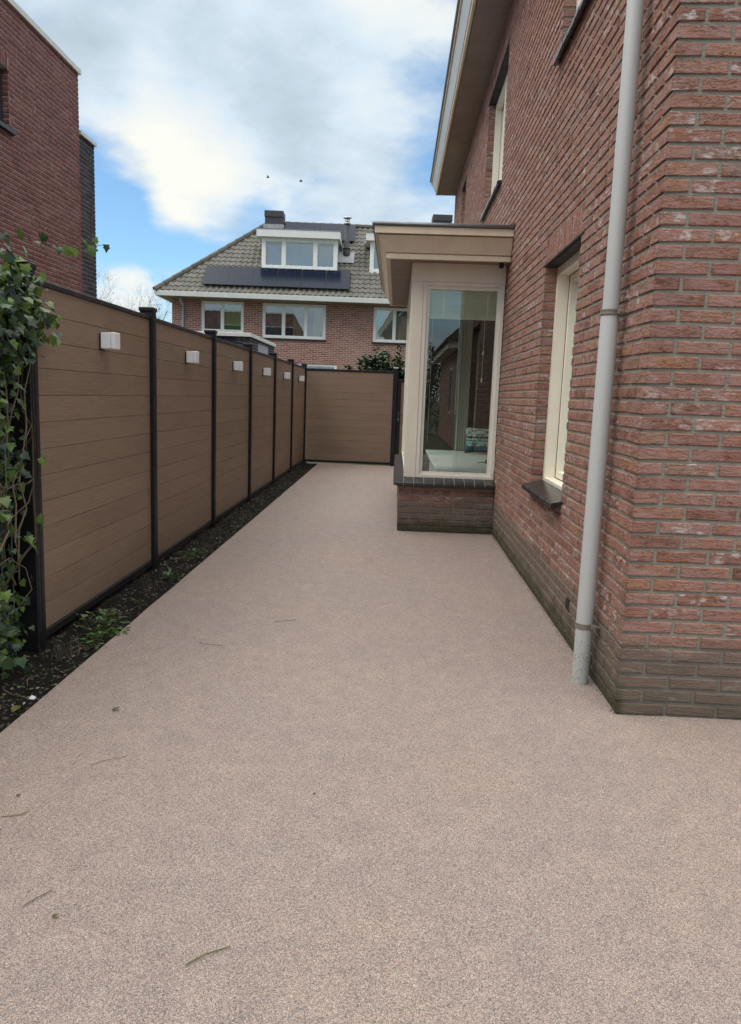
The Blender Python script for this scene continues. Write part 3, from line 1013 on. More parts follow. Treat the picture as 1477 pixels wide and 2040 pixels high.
# bay roof: soffit, leaning fascia on three sides, zinc edge
RX, RY0, RY1, RZ = -0.135, 7.37, 11.08, 2.647
m = MB()
m.box((RX + 0.012, RY0 + 0.012, RZ + 0.012), (BX1 - 0.003, FY - 0.006, RZ + 0.03))
m.box((RX + 0.012, FY - 0.006, RZ + 0.0125), (FX - 0.006, RY1, RZ + 0.0305))
m.build('soffit', 'soffit', bay)
pr = [(0, 0), (-0.020, 0), (-0.020, 0.044), (-0.004, 0.045), (-0.004, 0.053), (-0.028, 0.054), (-0.105, 0.196), (-0.07, 0.197), (-0.07, 0.206), (-0.132, 0.207), (-0.132, 0.268), (0.02, 0.268), (0.02, 0.0)]
m = MB()
m.sweep(pr, [lambda a, b: (BX1 - 0.003, RY0 + a, RZ + b), lambda a, b: (RX + a, RY0 + a, RZ + b),
             lambda a, b: (RX + a, RY1 - a, RZ + b), lambda a, b: (BX1 - 0.003, RY1 - a, RZ + b)])
m.build('fascia', 'beige', bay)
m = MB(); m.smooth = True
e = 0.142
m.tube([(BX1 - .003, RY0 - e, RZ + .288), (RX - e, RY0 - e, RZ + .288), (RX - e, RY1 + e, RZ + .288), (BX1 - .003, RY1 + e, RZ + .288)], 0.017, 10)
m.smooth = False
m.box((RX - e, RY0 - e, RZ + .272), (BX1 - .003, RY1 + e, RZ + .298))
m.quad((BX1 - .05, RY0 - e, RZ + .30), (BX1 - .004, RY0 - e, RZ + .34), (BX1 - .004, RY1 + e, RZ + .34), (BX1 - .05, RY1 + e, RZ + .30))
m.build('roof', 'zinc', bay)
m = MB()
m.bbox((0.925, 7.40, 2.600), (0.965, 7.45, 2.6585), 0.004)
m.tube([(0.945, 7.399, 2.62), (0.945, 7.385, 2.617)], 0.012, 8)
m.build('light_sensor', 'dark_lintel', bay)

# ---- things standing inside the bay
m = MB()
m.bbox((0.44, 7.72, 0.585), (1.9, 10.68, 0.63), 0.008)
m.bbox((0.50, 7.80, 0.06), (1.9, 10.6, 0.584), 0.005)
m.build('window_seat', 'seat', label='pale seat top inside the bay window, under the patterned cushion', category='bench')
m = MB(); m.smooth = True
G = 14
for sg in (1, -1):
    rows = []
    for i in range(G + 1):
        row = []
        for j in range(G + 1):
            a, b = i / G * 2 - 1, j / G * 2 - 1
            pinch = 1 - 0.13 * (1 - abs(b)) ** 1 * abs(a) ** 3 - 0.05 * abs(a)
            th = 0.075 * ((1 - a * a) * (1 - b * b)) ** 0.5
            row.append(m.vert((1.17 + a * 0.23 * (1 - 0.14 * (1 - b * b)), 10.15 + (b + 1) * 0.06 + sg * -th, 0.635 + (b * (1 - 0.10 * (1 - a * a)) + 1) * 0.175)))
        rows.append(row)
    for i in range(G):
        for j in range(G):
            m.face([rows[i][j], rows[i + 1][j], rows[i + 1][j + 1], rows[i][j + 1]])
m.build('cushion', 'pillow', label='turquoise and white patterned cushion leaning on the seat inside the bay', category='cushion')
m = MB()
for k in range(19):
    z = 2.165 + k * 0.0118
    m.box((0.29, 7.735 + rnd.uniform(-.002, .002), z), (0.955, 7.762, z + 0.0088 + rnd.uniform(-.0015, .0)))
m.bbox((0.285, 7.73, 2.39), (0.96, 7.775, 2.445), 0.004)
m.bbox((0.287, 7.733, 2.145), (0.957, 7.764, 2.163), 0.003)
for x in (0.42, 0.62, 0.86):
    m.box((x, 7.728, 2.15), (x + 0.022, 7.733, 2.44))
vb = m.build('venetian_blind', 'blind', label='raised cream slatted blind inside the top of the bay window', category='blind')
m = MB()
for x, zb in ((0.853, 1.545), (0.330, 0.9), (0.6, 1.2)):
    m.tube([(x, 7.745, 2.15), (x + .003, 7.747, (2.15 + zb) / 2), (x, 7.745, zb)], 0.0022, 5)
m.build('cord', 'blind', vb)
for zb in (1.80, 1.53):
    m = MB()
    m.tube([(0.853, 7.745, zb + .045), (0.853, 7.745, zb + .035), (0.853, 7.745, zb)], [0.004, 0.008, 0.011], 10)
    m.build('toggle', 'blind', vb)
m = MB(); m.smooth = True
rows = [[m.vert((0.84 + 0.17 * i / 24, 10.62 + 0.018 * math.sin(i * 1.3), z)) for i in range(25)] for z in (0.64, 2.6)]
for i in range(24):
    m.face([rows[0][i], rows[0][i + 1], rows[1][i + 1], rows[1][i]])
m.build('curtain', 'curtain_pale', label='narrow pale green curtain hanging at the back of the bay', category='curtain')
m = MB()
m.bbox((1.05, 8.60, 0.631), (1.13, 8.70, 0.665), 0.006)
m.tube([(1.05, 8.63, .640), (0.99, 8.62, .648), (0.96, 8.60, .634)], 0.004, 6)
for i in range(4):
    m.tube([(1.06 + i * .02, 8.64, .664), (1.057 + i * .022, 8.64, .684)], [0.007, 0.003], 6)
m.build('toy_figure', 'dark_lintel', label='small dark spiky ornament lying on the seat inside the bay', category='ornament')

# ------------------------------------------------------------------ fence with lamps
FXP = -1.80                                 # face of the boards
POSTY = [3.65 + 1.845 * i for i in range(7)]
fence = thing('garden_fence', 'long brown board fence with slim black posts along the left side of the path', 'fence', (-1.82, POSTY[0], 0))


def boards(m, mapf, L, z0, n, pitch, seed, th=0.02):
    r = random.Random(seed)
    for k in range(n):
        m.cur = (r.random(), r.random(), 1)
        a, b = z0 + k * pitch, z0 + (k + 1) * pitch
        pr = [(-th, a), (-0.0045, a), (0.0, a + 0.0024), (0.0, b - 0.0024), (-0.0045, b), (-th, b)]
        m.sweep(pr, [lambda d, z, u=u: mapf(u, d, z) for u in (0, L)])


def mk_panel(y0, y1, seed):
    m = MB()
    boards(m, lambda u, d, z: (FXP + d, y0 + u, z), y1 - y0, 0.075, 13, 0.1355, seed)
    return m.build('board_panel', 'board', fence)


def mk_rails(y0, y1):
    for za, zb in ((1.8370, 1.863), (0.030, 0.0745)):
        m = MB()
        m.bbox((FXP - 0.034, y0, za), (FXP + 0.010, y1, zb), 0.003)
        m.build('rail', 'black_metal', fence)


def post_mesh(x, y, top=1.925, s=0.041):
    m = MB()
    m.bbox((x - 0.052, y - s, -0.07), (x + 0.045, y + s, top - 0.03), 0.004)
    for q in (-0.03, 0.0):                # slots running down the profile
        m.box((x + 0.0455, y + q - .001, 0.0), (x + 0.047, y + q + .001, top - .03))
    return m


def cap_mesh(x, y, top=1.925, s=0.047):
    m = MB()
    m.bbox((x - 0.058, y - s, top - 0.03), (x + 0.051, y + s, top), 0.005)
    return m


for i in range(6):
    mk_panel(POSTY[i] + 0.0415, POSTY[i + 1] - 0.0415, 40 + i)
    mk_rails(POSTY[i] + 0.0415, POSTY[i + 1] - 0.0415)
p0 = post_mesh(-1.818, POSTY[0]).build('post', 'black_metal', fence)
c0 = cap_mesh(-1.818, POSTY[0]).build('cap', 'black_metal', p0)
for i in range(1, 7):
    p = p0.copy(); col.objects.link(p); p.parent = fence; p.location = (0, POSTY[i] - POSTY[0], 0)
    c = c0.copy(); col.objects.link(c); c.parent = p

ORD = ['white cube wall lamp on the fence panel nearest the ivy', 'white cube wall lamp on the second fence panel from the ivy', 'white cube wall lamp on the third fence panel from the ivy',
       'white cube wall lamp on the fourth fence panel, third from the end fence', 'white cube wall lamp second from the end fence', 'smallest white cube wall lamp, on the panel beside the end fence']
ly = (POSTY[0] + POSTY[1]) / 2 - 0.01
lamp = thing('wall_lamp', ORD[0], 'wall lamp', (FXP, ly, 1.622), 'white cube lamps on the fence')
m = MB(); m.bbox((FXP + 0.012, ly - 0.041, 1.576), (FXP + 0.070, ly + 0.047, 1.671), 0.003); m.build('housing', 'lamp', lamp)
m = MB(); m.bbox((FXP + 0.072, ly - 0.043, 1.574), (FXP + 0.099, ly + 0.049, 1.673), 0.004); m.build('cover', 'lamp', lamp)
m = MB(); m.bbox((FXP + 0.0, ly - 0.034, 1.566), (FXP + 0.0118, ly + 0.040, 1.664), 0.002); m.build('wall_plate', 'dark_frame', lamp)
m = MB(); m.bbox((FXP + 0.028, ly - 0.026, 1.571), (FXP + 0.082, ly + 0.032, 1.5748), 0.001); m.build('lens', 'coping', lamp)
for i in range(1, 6):
    c = copy_tree(lamp)
    c.location = (FXP, ly + 1.845 * i, 1.622)
    c['label'] = ORD[i]

# end fence and gate
efY = 14.86
endf = thing('end_fence', 'single wide brown board fence panel closing the far end of the path', 'fence', (-0.9, efY, 0))
m = MB(); boards(m, lambda u, d, z: (-1.87 + u, efY - d, z), 1.785, 0.06, 13, 0.1345, 77); m.build('board_panel', 'board', endf)
for za, zb in ((1.8085, 1.852), (0.012, 0.0595)):
    m = MB(); m.bbox((-1.87, efY - 0.010, za), (-0.085, efY + 0.034, zb), 0.003); m.build('rail', 'black_metal', endf)
m = MB(); m.bbox((-0.0845, efY - 0.035, -0.02), (0.004, efY + 0.05, 1.90), 0.004)
pp = m.build('post', 'black_metal', endf)
m = MB(); m.bbox((-0.090, efY - 0.041, 1.9005), (0.010, efY + 0.056, 1.925), 0.004); m.build('cap', 'coping', pp)
gate = thing('garden_gate', 'black framed brown garden gate half hidden behind the bay window', 'gate', (0.5, efY, 0))
m = MB()
m.bbox((0.010, efY - 0.02, 0.02), (0.080, efY + 0.03, 1.70), 0.004); m.bbox((0.95, efY - 0.02, 0.02), (1.015, efY + 0.03, 1.70), 0.004)
m.bbox((0.080, efY - 0.018, 1.645), (0.95, efY + 0.028, 1.70), 0.004); m.bbox((0.080, efY - 0.018, 0.02), (0.95, efY + 0.028, 0.075), 0.004)
m.build('gate_frame', 'black_metal', gate)
m = MB(); boards(m, lambda u, d, z: (0.0805 + u, efY - 0.004 - d, z), 0.869, 0.0755, 12, 0.1307, 78); m.build('board_panel', 'board', gate)
m = MB()
m.bbox((0.020, efY - 0.03, 0.86), (0.062, efY - 0.0205, 1.06), 0.003)
m.tube([(0.04, efY - 0.03, 1.02), (0.04, efY - 0.075, 1.02), (0.055, efY - 0.082, 1.018), (0.16, efY - 0.080, 1.012)], 0.009, 8)
hd = m.build('handle', 'dark_frame', gate)
m = MB(); m.tube([(0.042, efY - 0.031, 0.92), (0.042, efY - 0.045, 0.92)], 0.013, 10); m.box((0.039, efY - 0.0445, 0.895), (0.045, efY - 0.031, 0.915)); m.build('lock', 'steel', hd)

# ------------------------------------------------------------------ flat-roofed red brick house behind the fence
LX, LY = -4.80, 11.49
lh = thing('flat_roof_house', 'flat roofed dark red brick house behind the fence, with blackish brick annex', 'house', (LX, LY, 0))
m = MB()
wo_ = (7.9, LY - 9.46)      # window y range
brick_wall(m, (LX, LY, 0), (0, -1, 0), (1, 0, 0), 16.0, 1.5, 5.80, [(LY - 9.47, LY - 7.9, 4.375, 5.0625)], [(LY - 9.47, LY - 7.9, 5.0625, 5.25)], seed=81, corner0=True, parity=0, headers=0.2)  # wall lengthened out of view to shade the foreground path
brick_wall(m, (LX, LY, 0), (-1, 0, 0), (0, 1, 0), 6.0, 1.5, 5.80, seed=82, corner0=True, parity=1)
brick_wall(m, (LX - .006, 9.47, 0), (-1, 0, 0), (0, -1, 0), 0.10, 4.375, 5.0625, bond='whole', seed=83)
m.cur = (.4, .2, 1)
m.quad((LX, LY, -.1), (LX, LY - 16, -.1), (LX, LY - 16, 1.5), (LX, LY, 1.5)); m.quad((LX, LY, -.1), (LX - 6, LY, -.1), (LX - 6, LY, 1.5), (LX, LY, 1.5))
m.quad((LX, LY - 16, -.1), (LX - 6, LY - 16, -.1), (LX - 6, LY - 16, 5.8), (LX, LY - 16, 5.8))
m.build('wall', 'brick_left', lh)
m = MB(); m.box((LX - 6.0, LY - 16.0, 5.801), (LX + 0.035, LY + 0.035, 5.87)); m.build('coping', 'coping', lh)
m = MB()
put = lambda a, z, d: (LX - 0.085 - d, 7.9 + a, 4.375 + z)
cells = frame_members(m, put, 1.57, 0.687, 0.05, 0.0, 0.08, [0.8])
lw = m.build('window', 'dark_frame', lh)
m = MB()
for a0, a1, b0, b1 in cells:
    m.quad(put(a0, b0, .05), put(a1, b0, .05), put(a1, b1, .05), put(a0, b1, .05))
m.build('pane', 'glass_plain', lw)
m = MB()
m.box((LX - .09, 7.85, 4.325), (LX + .05, 9.52, 4.373)); m.build('sill', 'dark_frame', lw)
m = MB(); m.quad((LX - .5, 7.8, 4.2), (LX - .5, 9.6, 4.2), (LX - .5, 9.6, 5.2), (LX - .5, 7.8, 5.2)); m.build('curtain', 'coping', lw)
AY = 12.08
m = MB()
brick_wall(m, (LX - 0.02, AY, 0), (0, -1, 0), (1, 0, 0), AY - LY, 1.5, 5.0, seed=84, corner0=True, parity=0, headers=0.3)
brick_wall(m, (LX - 0.02, AY, 0), (-1, 0, 0), (0, 1, 0), 4.0, 1.5, 5.0, seed=85, corner0=True, parity=1)
m.cur = (.4, .2, 1)
m.quad((LX - .02, LY + .02, -.1), (LX - .02, AY, -.1), (LX - .02, AY, 1.5), (LX - .02, LY + .02, 1.5)); m.quad((LX - .02, AY, -.1), (LX - 4, AY, -.1), (LX - 4, AY, 1.5), (LX - .02, AY, 1.5))
m.build('annex_wall', 'brick_dark', lh)
m = MB(); m.box((LX - 4.0, LY + 0.04, 5.001), (LX + 0.012, AY + 0.03, 5.055)); m.build('annex_coping', 'coping', lh)

# ------------------------------------------------------------------ dark garden building beyond the fence
shed = thing('garden_building', 'low flat roofed dark brick garden building with grey coping beyond the fence', 'outbuilding', (-3.11, 15.78, 0))
SX, SY = -3.113, 15.78
m = MB()
brick_wall(m, (SX, SY, 0), (-1, 0, 0), (0, -1, 0), 0.285, 0.5, 2.475, seed=91, corner0=True, parity=0)
brick_wall(m, (SX, SY, 0), (0, 1, 0), (1, 0, 0), 3.2, 0.5, 2.475, [(1.03, 2.4, .5, 2.41)], seed=92, corner0=True, parity=1, headers=.2)
m.cur = (.4, .2, 1)
m.quad((SX - 3, SY + 3.2, 0), (SX, SY + 3.2, 0), (SX, SY + 3.2, 2.47), (SX - 3, SY + 3.2, 2.47)); m.quad((SX - 3, SY, 0), (SX - 3, SY + 3.2, 0), (SX - 3, SY + 3.2, 2.47), (SX - 3, SY, 2.47))
m.build('wall', 'brick_dark', shed)
m = MB(); m.box((SX - 3.0, SY + 0.02, 0.0), (SX - 0.286, SY + 0.06, 2.475)); m.build('front_panel', 'navy_panel', shed)
m = MB(); m.box((SX - 0.05, SY + 1.031, 0.0), (SX - 0.012, SY + 2.399, 2.409)); m.build('side_door', 'grey_panel', shed)
m = MB(); m.bbox((SX - 3.05, SY - 0.04, 2.476), (SX + 0.04, SY + 3.24, 2.555), 0.005); m.build('coping', 'coping', shed)

# ------------------------------------------------------------------ house with tiled hip roof at the back
TH = rad(2.3)
HU = Vector((math.cos(TH), math.sin(TH), 0)); HN = Vector((math.sin(TH), -math.cos(TH), 0))
HP = Vector((-8.201, 27.374, 0))


def hp(u, out, z):
    p = HP + HU * u + HN * out
    return (p.x, p.y, z)


bh = thing('hip_roof_house', 'pinkish brick house with grey tiled hip roof, dormer and white eaves across the back', 'house', HP)
HL, HZ = 13.2, 4.56


def panel_wall(m, L, z0, z1, openings):
    us = sorted({0.0, L} | {x for o in openings for x in o[:2]})
    zs = sorted({z0, z1} | {x for o in openings for x in o[2:]})
    for a0, a1 in zip(us, us[1:]):
        for b0, b1 in zip(zs, zs[1:]):
            if any(o[0] < (a0 + a1) / 2 < o[1] and o[2] < (b0 + b1) / 2 < o[3] for o in openings):
                continue
            m.quad(hp(a0, 0, b0), hp(a1, 0, b0), hp(a1, 0, b1), hp(a0, 0, b1))
    for a0, a1, b0, b1 in openings:
        for q in (a0, a1):
            m.quad(hp(q, 0, b0), hp(q, -.12, b0), hp(q, -.12, b1), hp(q, 0, b1))
        m.quad(hp(a0, 0, b0), hp(a1, 0, b0), hp(a1, -.12, b0), hp(a0, -.12, b0))


BW = [(1.05, 2.574, 3.445, 4.53, [0.75]), (3.248, 5.536, 3.31, 4.53, [0.76, 1.56]), (7.252, 9.54, 3.30, 4.53, [0.76, 1.56]), (10.2, 11.7, 3.44, 4.53, [0.75]),
      (1.2, 5.98, 0.35, 2.44, [1.2, 2.4, 3.6]), (7.0, 10.6, 0.35, 2.44, [1.2, 2.4])]
m = MB()
panel_wall(m, HL, -0.1, HZ + .1, [b[:4] for b in BW])
m.quad(hp(0, 0, -.1), hp(0, -7, -.1), hp(0, -7, HZ + .1), hp(0, 0, HZ + .1)); m.quad(hp(HL, 0, -.1), hp(HL, -7, -.1), hp(HL, -7, HZ + .1), hp(HL, 0, HZ + .1))
m.quad(hp(0, -7, -.1), hp(HL, -7, -.1), hp(HL, -7, HZ + .1), hp(0, -7, HZ + .1))
m.build('wall', 'brick_far', bh)
m = MB()
m.quad(hp(.2, -1.6, 0), hp(HL - .2, -1.6, 0), hp(HL - .2, -1.6, HZ), hp(.2, -1.6, HZ))
m.build('interior_wall', 'room_brown', bh)
CUR = [['curtain_dark', 'curtain_green'], ['curtain_dark', 'curtain_sand', 'curtain_sand'], ['curtain_pale', 'curtain_pale', 'curtain_pale'], ['curtain_grey', 'curtain_grey'], [None] * 4, [None] * 3]
for k, (a0, a1, b0, b1, mu) in enumerate(BW):
    m = MB()
    put = lambda a, z, d, a0=a0, b0=b0: hp(a0 + a, -0.03 - d, b0 + z)
    cells = frame_members(m, put, a1 - a0, b1 - b0, 0.075, 0.0, 0.08, mu, beads=0.014)
    fr = m.build('window', 'white', bh)
    m = MB()
    for c0_, c1_, d0_, d1_ in cells:
        m.quad(put(c0_, d0_, .045), put(c1_, d0_, .045), put(c1_, d1_, .045), put(c0_, d1_, .045))
    m.build('pane', 'glass_far', fr)
    m = MB(); m.box((0, 0, 0), (0, 0, 0)) if False else None
    pr_ = [(0.06, b0 - 0.06), (0.06, b0 - 0.012), (-0.03, b0 - 0.002), (-0.03, b0 - 0.06)]
    m.sweep(pr_, [lambda d, z, u=u: hp(u, d, z) for u in (a0 - .03, a1 + .03)])
    m.build('sill', 'dark_lintel', fr)
    for (c0_, c1_, d0_, d1_), cm in zip(cells, CUR[k]):
        if not cm:
            continue
        m = MB(); m.smooth = True
        nseg = 40
        part = 1.0 if cm in ('curtain_green', 'curtain_dark', 'curtain_pale', 'curtain_grey') else 0.62
        s0 = c0_ if part == 1.0 else c1_ - (c1_ - c0_) * part
        rows = [[m.vert(put(s0 + (c1_ - s0) * i / nseg, z, 0.2 + 0.03 * math.sin(i * 0.9))) for i in range(nseg + 1)] for z in (d0_ - .05, d1_ + .05)]
        for i in range(nseg):
            m.face([rows[0][i], rows[0][i + 1], rows[1][i + 1], rows[1][i]])
        m.build('curtain', cm, fr)
# eaves box
EO = 0.70
m = MB()
pr_ = [(EO - 0.02, 4.575), (EO + 0.0, 4.578), (EO + 0.03, 4.728), (EO + 0.03, 4.745), (EO - 0.1, 4.745), (EO - 0.1, 4.59)]
rl_ = HL + 0.42
m.sweep(pr_, [lambda d, z: hp(-0.42 - (d - EO) - .0, -7.0, z), lambda d, z: hp(-0.42 - (d - EO), d, z), lambda d, z: hp(rl_ + (d - EO), d, z), lambda d, z: hp(rl_ + (d - EO), -7.0, z)])
m.build('fascia', 'white', bh)
m = MB()
m.quad(hp(-0.40, EO - .03, 4.585), hp(rl_ - .02, EO - .03, 4.585), hp(rl_ - .02, -0.0, 4.56), hp(-0.0, -0.0, 4.56))
m.quad(hp(-0.40, EO - .03, 4.584), hp(-0.0, 0.0, 4.559), hp(0.0, -7, 4.559), hp(-0.40, -7, 4.584))
m.build('soffit', 'soffit', bh)
m = MB()
m.smooth = True
m.tube([hp(.395, .45, 4.55), hp(.395, .45, 4.50), hp(.41, .06, 4.32), hp(.41, .06, 4.2), hp(.41, .06, 0)], 0.045, 10)
m.build('downpipe', 'grey_panel', bh)
# roof planes
PIT = rad(41.5)
cp_, sp_ = math.cos(PIT), math.sin(PIT)
RD = 3.49
SL = RD / cp_
UL, UR = -0.42, rl_


def rp(u, s_, h):
    return hp(u, EO - s_ * cp_ + h * sp_, 4.735 + s_ * sp_ + h * cp_)


TILE = (0.140, 0.131, 0.116)
m = MB()
tiled_roof(m, rp, lambda s_: (UL + s_ * cp_, UR - s_ * cp_), 17, SL / 17, 0.205, TILE, amp=0.040, seed=9)
m.cur = (0.12, 0.11, 0.09)
m.quad(rp(UL, 0, -.02), rp(UR, 0, -.02), rp(UR - RD, SL, -.02), rp(UL + RD, SL, -.02))


def rpl(u, s_, h):        # left hip side
    return hp(UL + s_ * cp_ - h * sp_, EO - u, 4.735 + s_ * sp_ + h * cp_)


tiled_roof(m, rpl, lambda s_: (s_ * cp_, 7.0 + EO - s_ * cp_), 17, SL / 17, 0.205, TILE, amp=0.040, seed=10)
m.cur = (0.12, 0.11, 0.09)
m.quad(hp(UL, EO, 4.72), hp(UL, -7, 4.72), hp(UL + RD, EO - RD, 4.72 + RD * sp_ / cp_), hp(UL + RD, EO - RD, 4.72 + RD * sp_ / cp_))
m.quad(hp(UL + RD, EO - RD, 4.72 + RD * sp_ / cp_), hp(UR - RD, EO - RD, 4.72 + RD * sp_ / cp_), hp(UR, -7, 4.72), hp(UL, -7, 4.72))
roof = m.build('roof', 'tile', bh)
m = MB(); m.smooth = False


def ridge_run(m, A, Bp, n, r=0.10):
    A, Bp = Vector(A), Vector(Bp)
    for i in range(n):
        q = rnd.uniform(0.75, 1.15)
        m.cur = tuple(x * q * 0.72 for x in TILE)
        p, q2 = A.lerp(Bp, i / n), A.lerp(Bp, (i + 1.12) / n)
        m.tube([p, q2], [r * 1.08, r * 0.92], 8)


ridge_run(m, rp(UL, 0, 0.03), rp(UL + RD, SL, 0.03), 13)
ridge_run(m, rp(UL + RD, SL, 0.03), rp(UR - RD, SL, 0.03), 21)
ridge_run(m, rp(UR, 0, 0.03), rp(UR - RD, SL, 0.03), 13)
m.build('ridge_tiles', 'tile', bh)


def dormer(u0, u1, us0, us1, name_mats, front_out):
    """flat-roofed dormer: cheeks, three-light window, white slab roof"""
    z0, z1 = 5.775, 6.885
    back = front_out - 2.2
    d_ = bpy.data.objects.new('dormer', None); col.objects.link(d_); d_.parent = bh
    for q in (u0, u1 - 0.06):
        m = MB()
        m.sweep([(front_out, z0), (front_out, z1), (back, z1), (back, z1 - .15)], [lambda d, z, u=u: hp(u, d, z) for u in (q, q + 0.06)])
        m.build('cheek', 'grey_panel', d_)
    m = MB()
    put = lambda a, z, d: hp(u0 + a, front_out + 0.03 - d, z0 + z)
    W, H = u1 - u0, z1 - z0
    mu_ = [0.80 + .0, W - 0.80] if W > 2 else []
    cells = frame_members(m, put, W, H, 0.13, 0.0, 0.10, mu_, beads=0.012)
    m.build('dormer_frame', 'white', d_)
    m = MB()
    for a0, a1, b0, b1 in cells:
        m.quad(put(a0, b0, .06), put(a1, b0, .06), put(a1, b1, .06), put(a0, b1, .06))
    m.build('pane', 'glass_far', d_)
    m = MB(); m.smooth = True
    for k, (a0, a1, b0, b1) in enumerate(cells):
        if k == 1:
            put3 = lambda a, z, d: put(a, z, d)
            m.quad(put(a0, b0, .16), put(a1, b0, .16), put(a1, b1, .16), put(a0, b1, .16))
            continue
        rows = [[m.vert(put(a0 + .03 + (a1 - a0 - .03) * i / 24, z, 0.18 + 0.02 * math.sin(i * 1.25))) for i in range(25)] for z in (b0 - .02, b1 - .08)]
        for i in range(24):
            m.face([rows[0][i], rows[0][i + 1], rows[1][i + 1], rows[1][i]])
    m.build('net_curtain', 'curtain_grey', d_)
    m = MB()
    m.sweep([(front_out + .22, z1 - .01), (front_out + .24, z1 + .235), (back - 1.1, z1 + .235), (back - 1.1, z1 - .01)], [lambda d, z, u=u: hp(u, d, z) for u in (us0, us1)])
    m.build('dormer_roof', 'white', d_)
    m = MB()
    m.sweep([(front_out + .25, z1 + .236), (front_out + .25, z1 + .262), (back - 1.1, z1 + .262), (back - 1.1, z1 + .236)], [lambda d, z, u=u: hp(u, d, z) for u in (us0 - .01, us1 + .01)])
    m.build('roof_edge', 'zinc', d_)
    m = MB()
    m.quad(hp(u0 - .05, front_out + .12, z0 - .1), hp(u1 + .05, front_out + .12, z0 - .1), hp(u1 + .05, front_out + .04, z0 + .0), hp(u0 - .05, front_out + .04, z0 + 0.0))
    m.build('flashing', 'lead', d_)
    return d_


dormer(3.13, 5.871, 2.962, 5.96, None, -0.486)
dormer(7.045, 9.8, 6.88, 9.96, None, -0.486)
for u0, u1, zb, zt in ((2.938, 3.66, 7.5, 8.255), (9.42, 10.17, 7.5, 8.345)):
    m = MB()
    rot = lambda d, z, u: hp(u, d, z)
    yb = EO - RD
    m.sweep([(yb + .35, zb), (yb + .35, zt - .22), (yb - .35, zt - .22), (yb - .35, zb)], [lambda d, z, u=u: hp(u, d, z) for u in (u0 + .02, u1 - .02)])
    m.sweep([(yb + .38, zt - .22), (yb + .38, zt), (yb - .38, zt), (yb - .38, zt - .22)], [lambda d, z, u=u: hp(u, d, z) for u in (u0, u1)])
    ch = m.build('chimney', 'chimney', bh)
    m = MB()
    m.sweep([(yb + .40, zb + .10), (yb + .40, zb + .25), (yb - .40, zb + .25), (yb - .40, zb + .10)], [lambda d, z, u=u: hp(u, d, z) for u in (u0 - .03, u1 + .03)])
    m.build('flashing', 'lead', ch)
m = MB(); m.smooth = True
fu = 6.17
fo = EO - 1.9
m.tube([hp(fu, fo, 6.2), hp(fu, fo, 6.72), hp(fu, fo, 6.73), hp(fu, fo, 7.6)], [.135, .125, .095, .095], 16)
fl = m.build('flue', 'chimney', bh)
m = MB()
m.tube([hp(fu, fo, 6.70), hp(fu, fo, 6.73), hp(fu, fo, 6.75)], [.125, .155, .10], 16)
m.build('collar', 'chimney', fl)
m = MB(); m.smooth = True
m.tube([hp(fu, fo, 7.6), hp(fu, fo, 7.63)], [.13, .13], 16); m.tube([hp(fu, fo, 7.63), hp(fu, fo, 7.78)], .085, 14); m.tube([hp(fu, fo, 7.80), hp(fu, fo, 7.83), hp(fu, fo, 7.85)], [.15, .15, .05], 16)
m.build('flue_cap', 'steel', fl)
m = MB()
m.quad(rp(fu - .3, 2.05, .085), rp(fu + .3, 2.05, .085), rp(fu + .3, 2.75, .085), rp(fu - .3, 2.75, .085)); m.build('flashing', 'lead', fl)
m = MB()
m.sweep([(0, 0.05), (0, 0.2), (.22, .12), (.22, .05)], [lambda s_, h, u=u: rp(u, 3.25 + s_, h) for u in (6.83, 7.0)])
m.build('roof_vent', 'lead', bh)

# solar panels: one thing each
SLAB = ['solar panel at the left end of the lower row, under the tiles', 'second solar panel from the left in the lower row', 'third solar panel from the left, under the left dormer light',
        'fourth solar panel from the left, below the dormer', 'fifth solar panel from the left, below the dormer', 'solar panel at the right end of the lower row, below the flue']


def solar(u0, u1, s0, s1, skew, label, group):
    t_ = thing('solar_panel', label, 'solar panel', rp((u0 + u1) / 2, (s0 + s1) / 2, 0.1), group)
    def q(a, b, h):
        return rp(a + skew * (b - s0), b, h)
    m = MB()
    i = [m.vert(q(a, b, h)) for h in (0.10, 0.135) for a, b in ((u0, s0), (u1, s0), (u1, s1), (u0, s1))]
    for f in ((0, 1, 2, 3), (4, 5, 6, 7), (0, 1, 5, 4), (1, 2, 6, 5), (2, 3, 7, 6), (3, 0, 4, 7)):
        m.face([i[k] for k in f])
    m.build('frame', 'black_metal', t_)
    m = MB()
    m.quad(q(u0 + .012, s0 + .012, .138), q(u1 - .012, s0 + .012, .138), q(u1 - .012, s1 - .012, .138), q(u0 + .012, s1 - .012, .138))
    m.build('cells', 'solar', t_)
    return t_


pw = (6.37 - 1.19) / 6
for i in range(6):
    solar(1.19 + pw * i + .006, 1.19 + pw * (i + 1) - .006, 0.30, 1.44, 0.0, SLAB[i], 'lower row of solar panels')
ULAB = ['solar panel of the upper row beside the left chimney', 'second solar panel of the upper row, above the dormer', 'third solar panel of the upper row, above the dormer roof end', 'solar panel of the upper row behind the flue']
pw = (6.45 - 3.75) / 4
for i in range(4):
    solar(3.75 + pw * i + .006, 3.75 + pw * (i + 1) - .006, 3.45, 4.62, 0.0, ULAB[i], 'upper row of solar panels')

# ------------------------------------------------------------------ plants


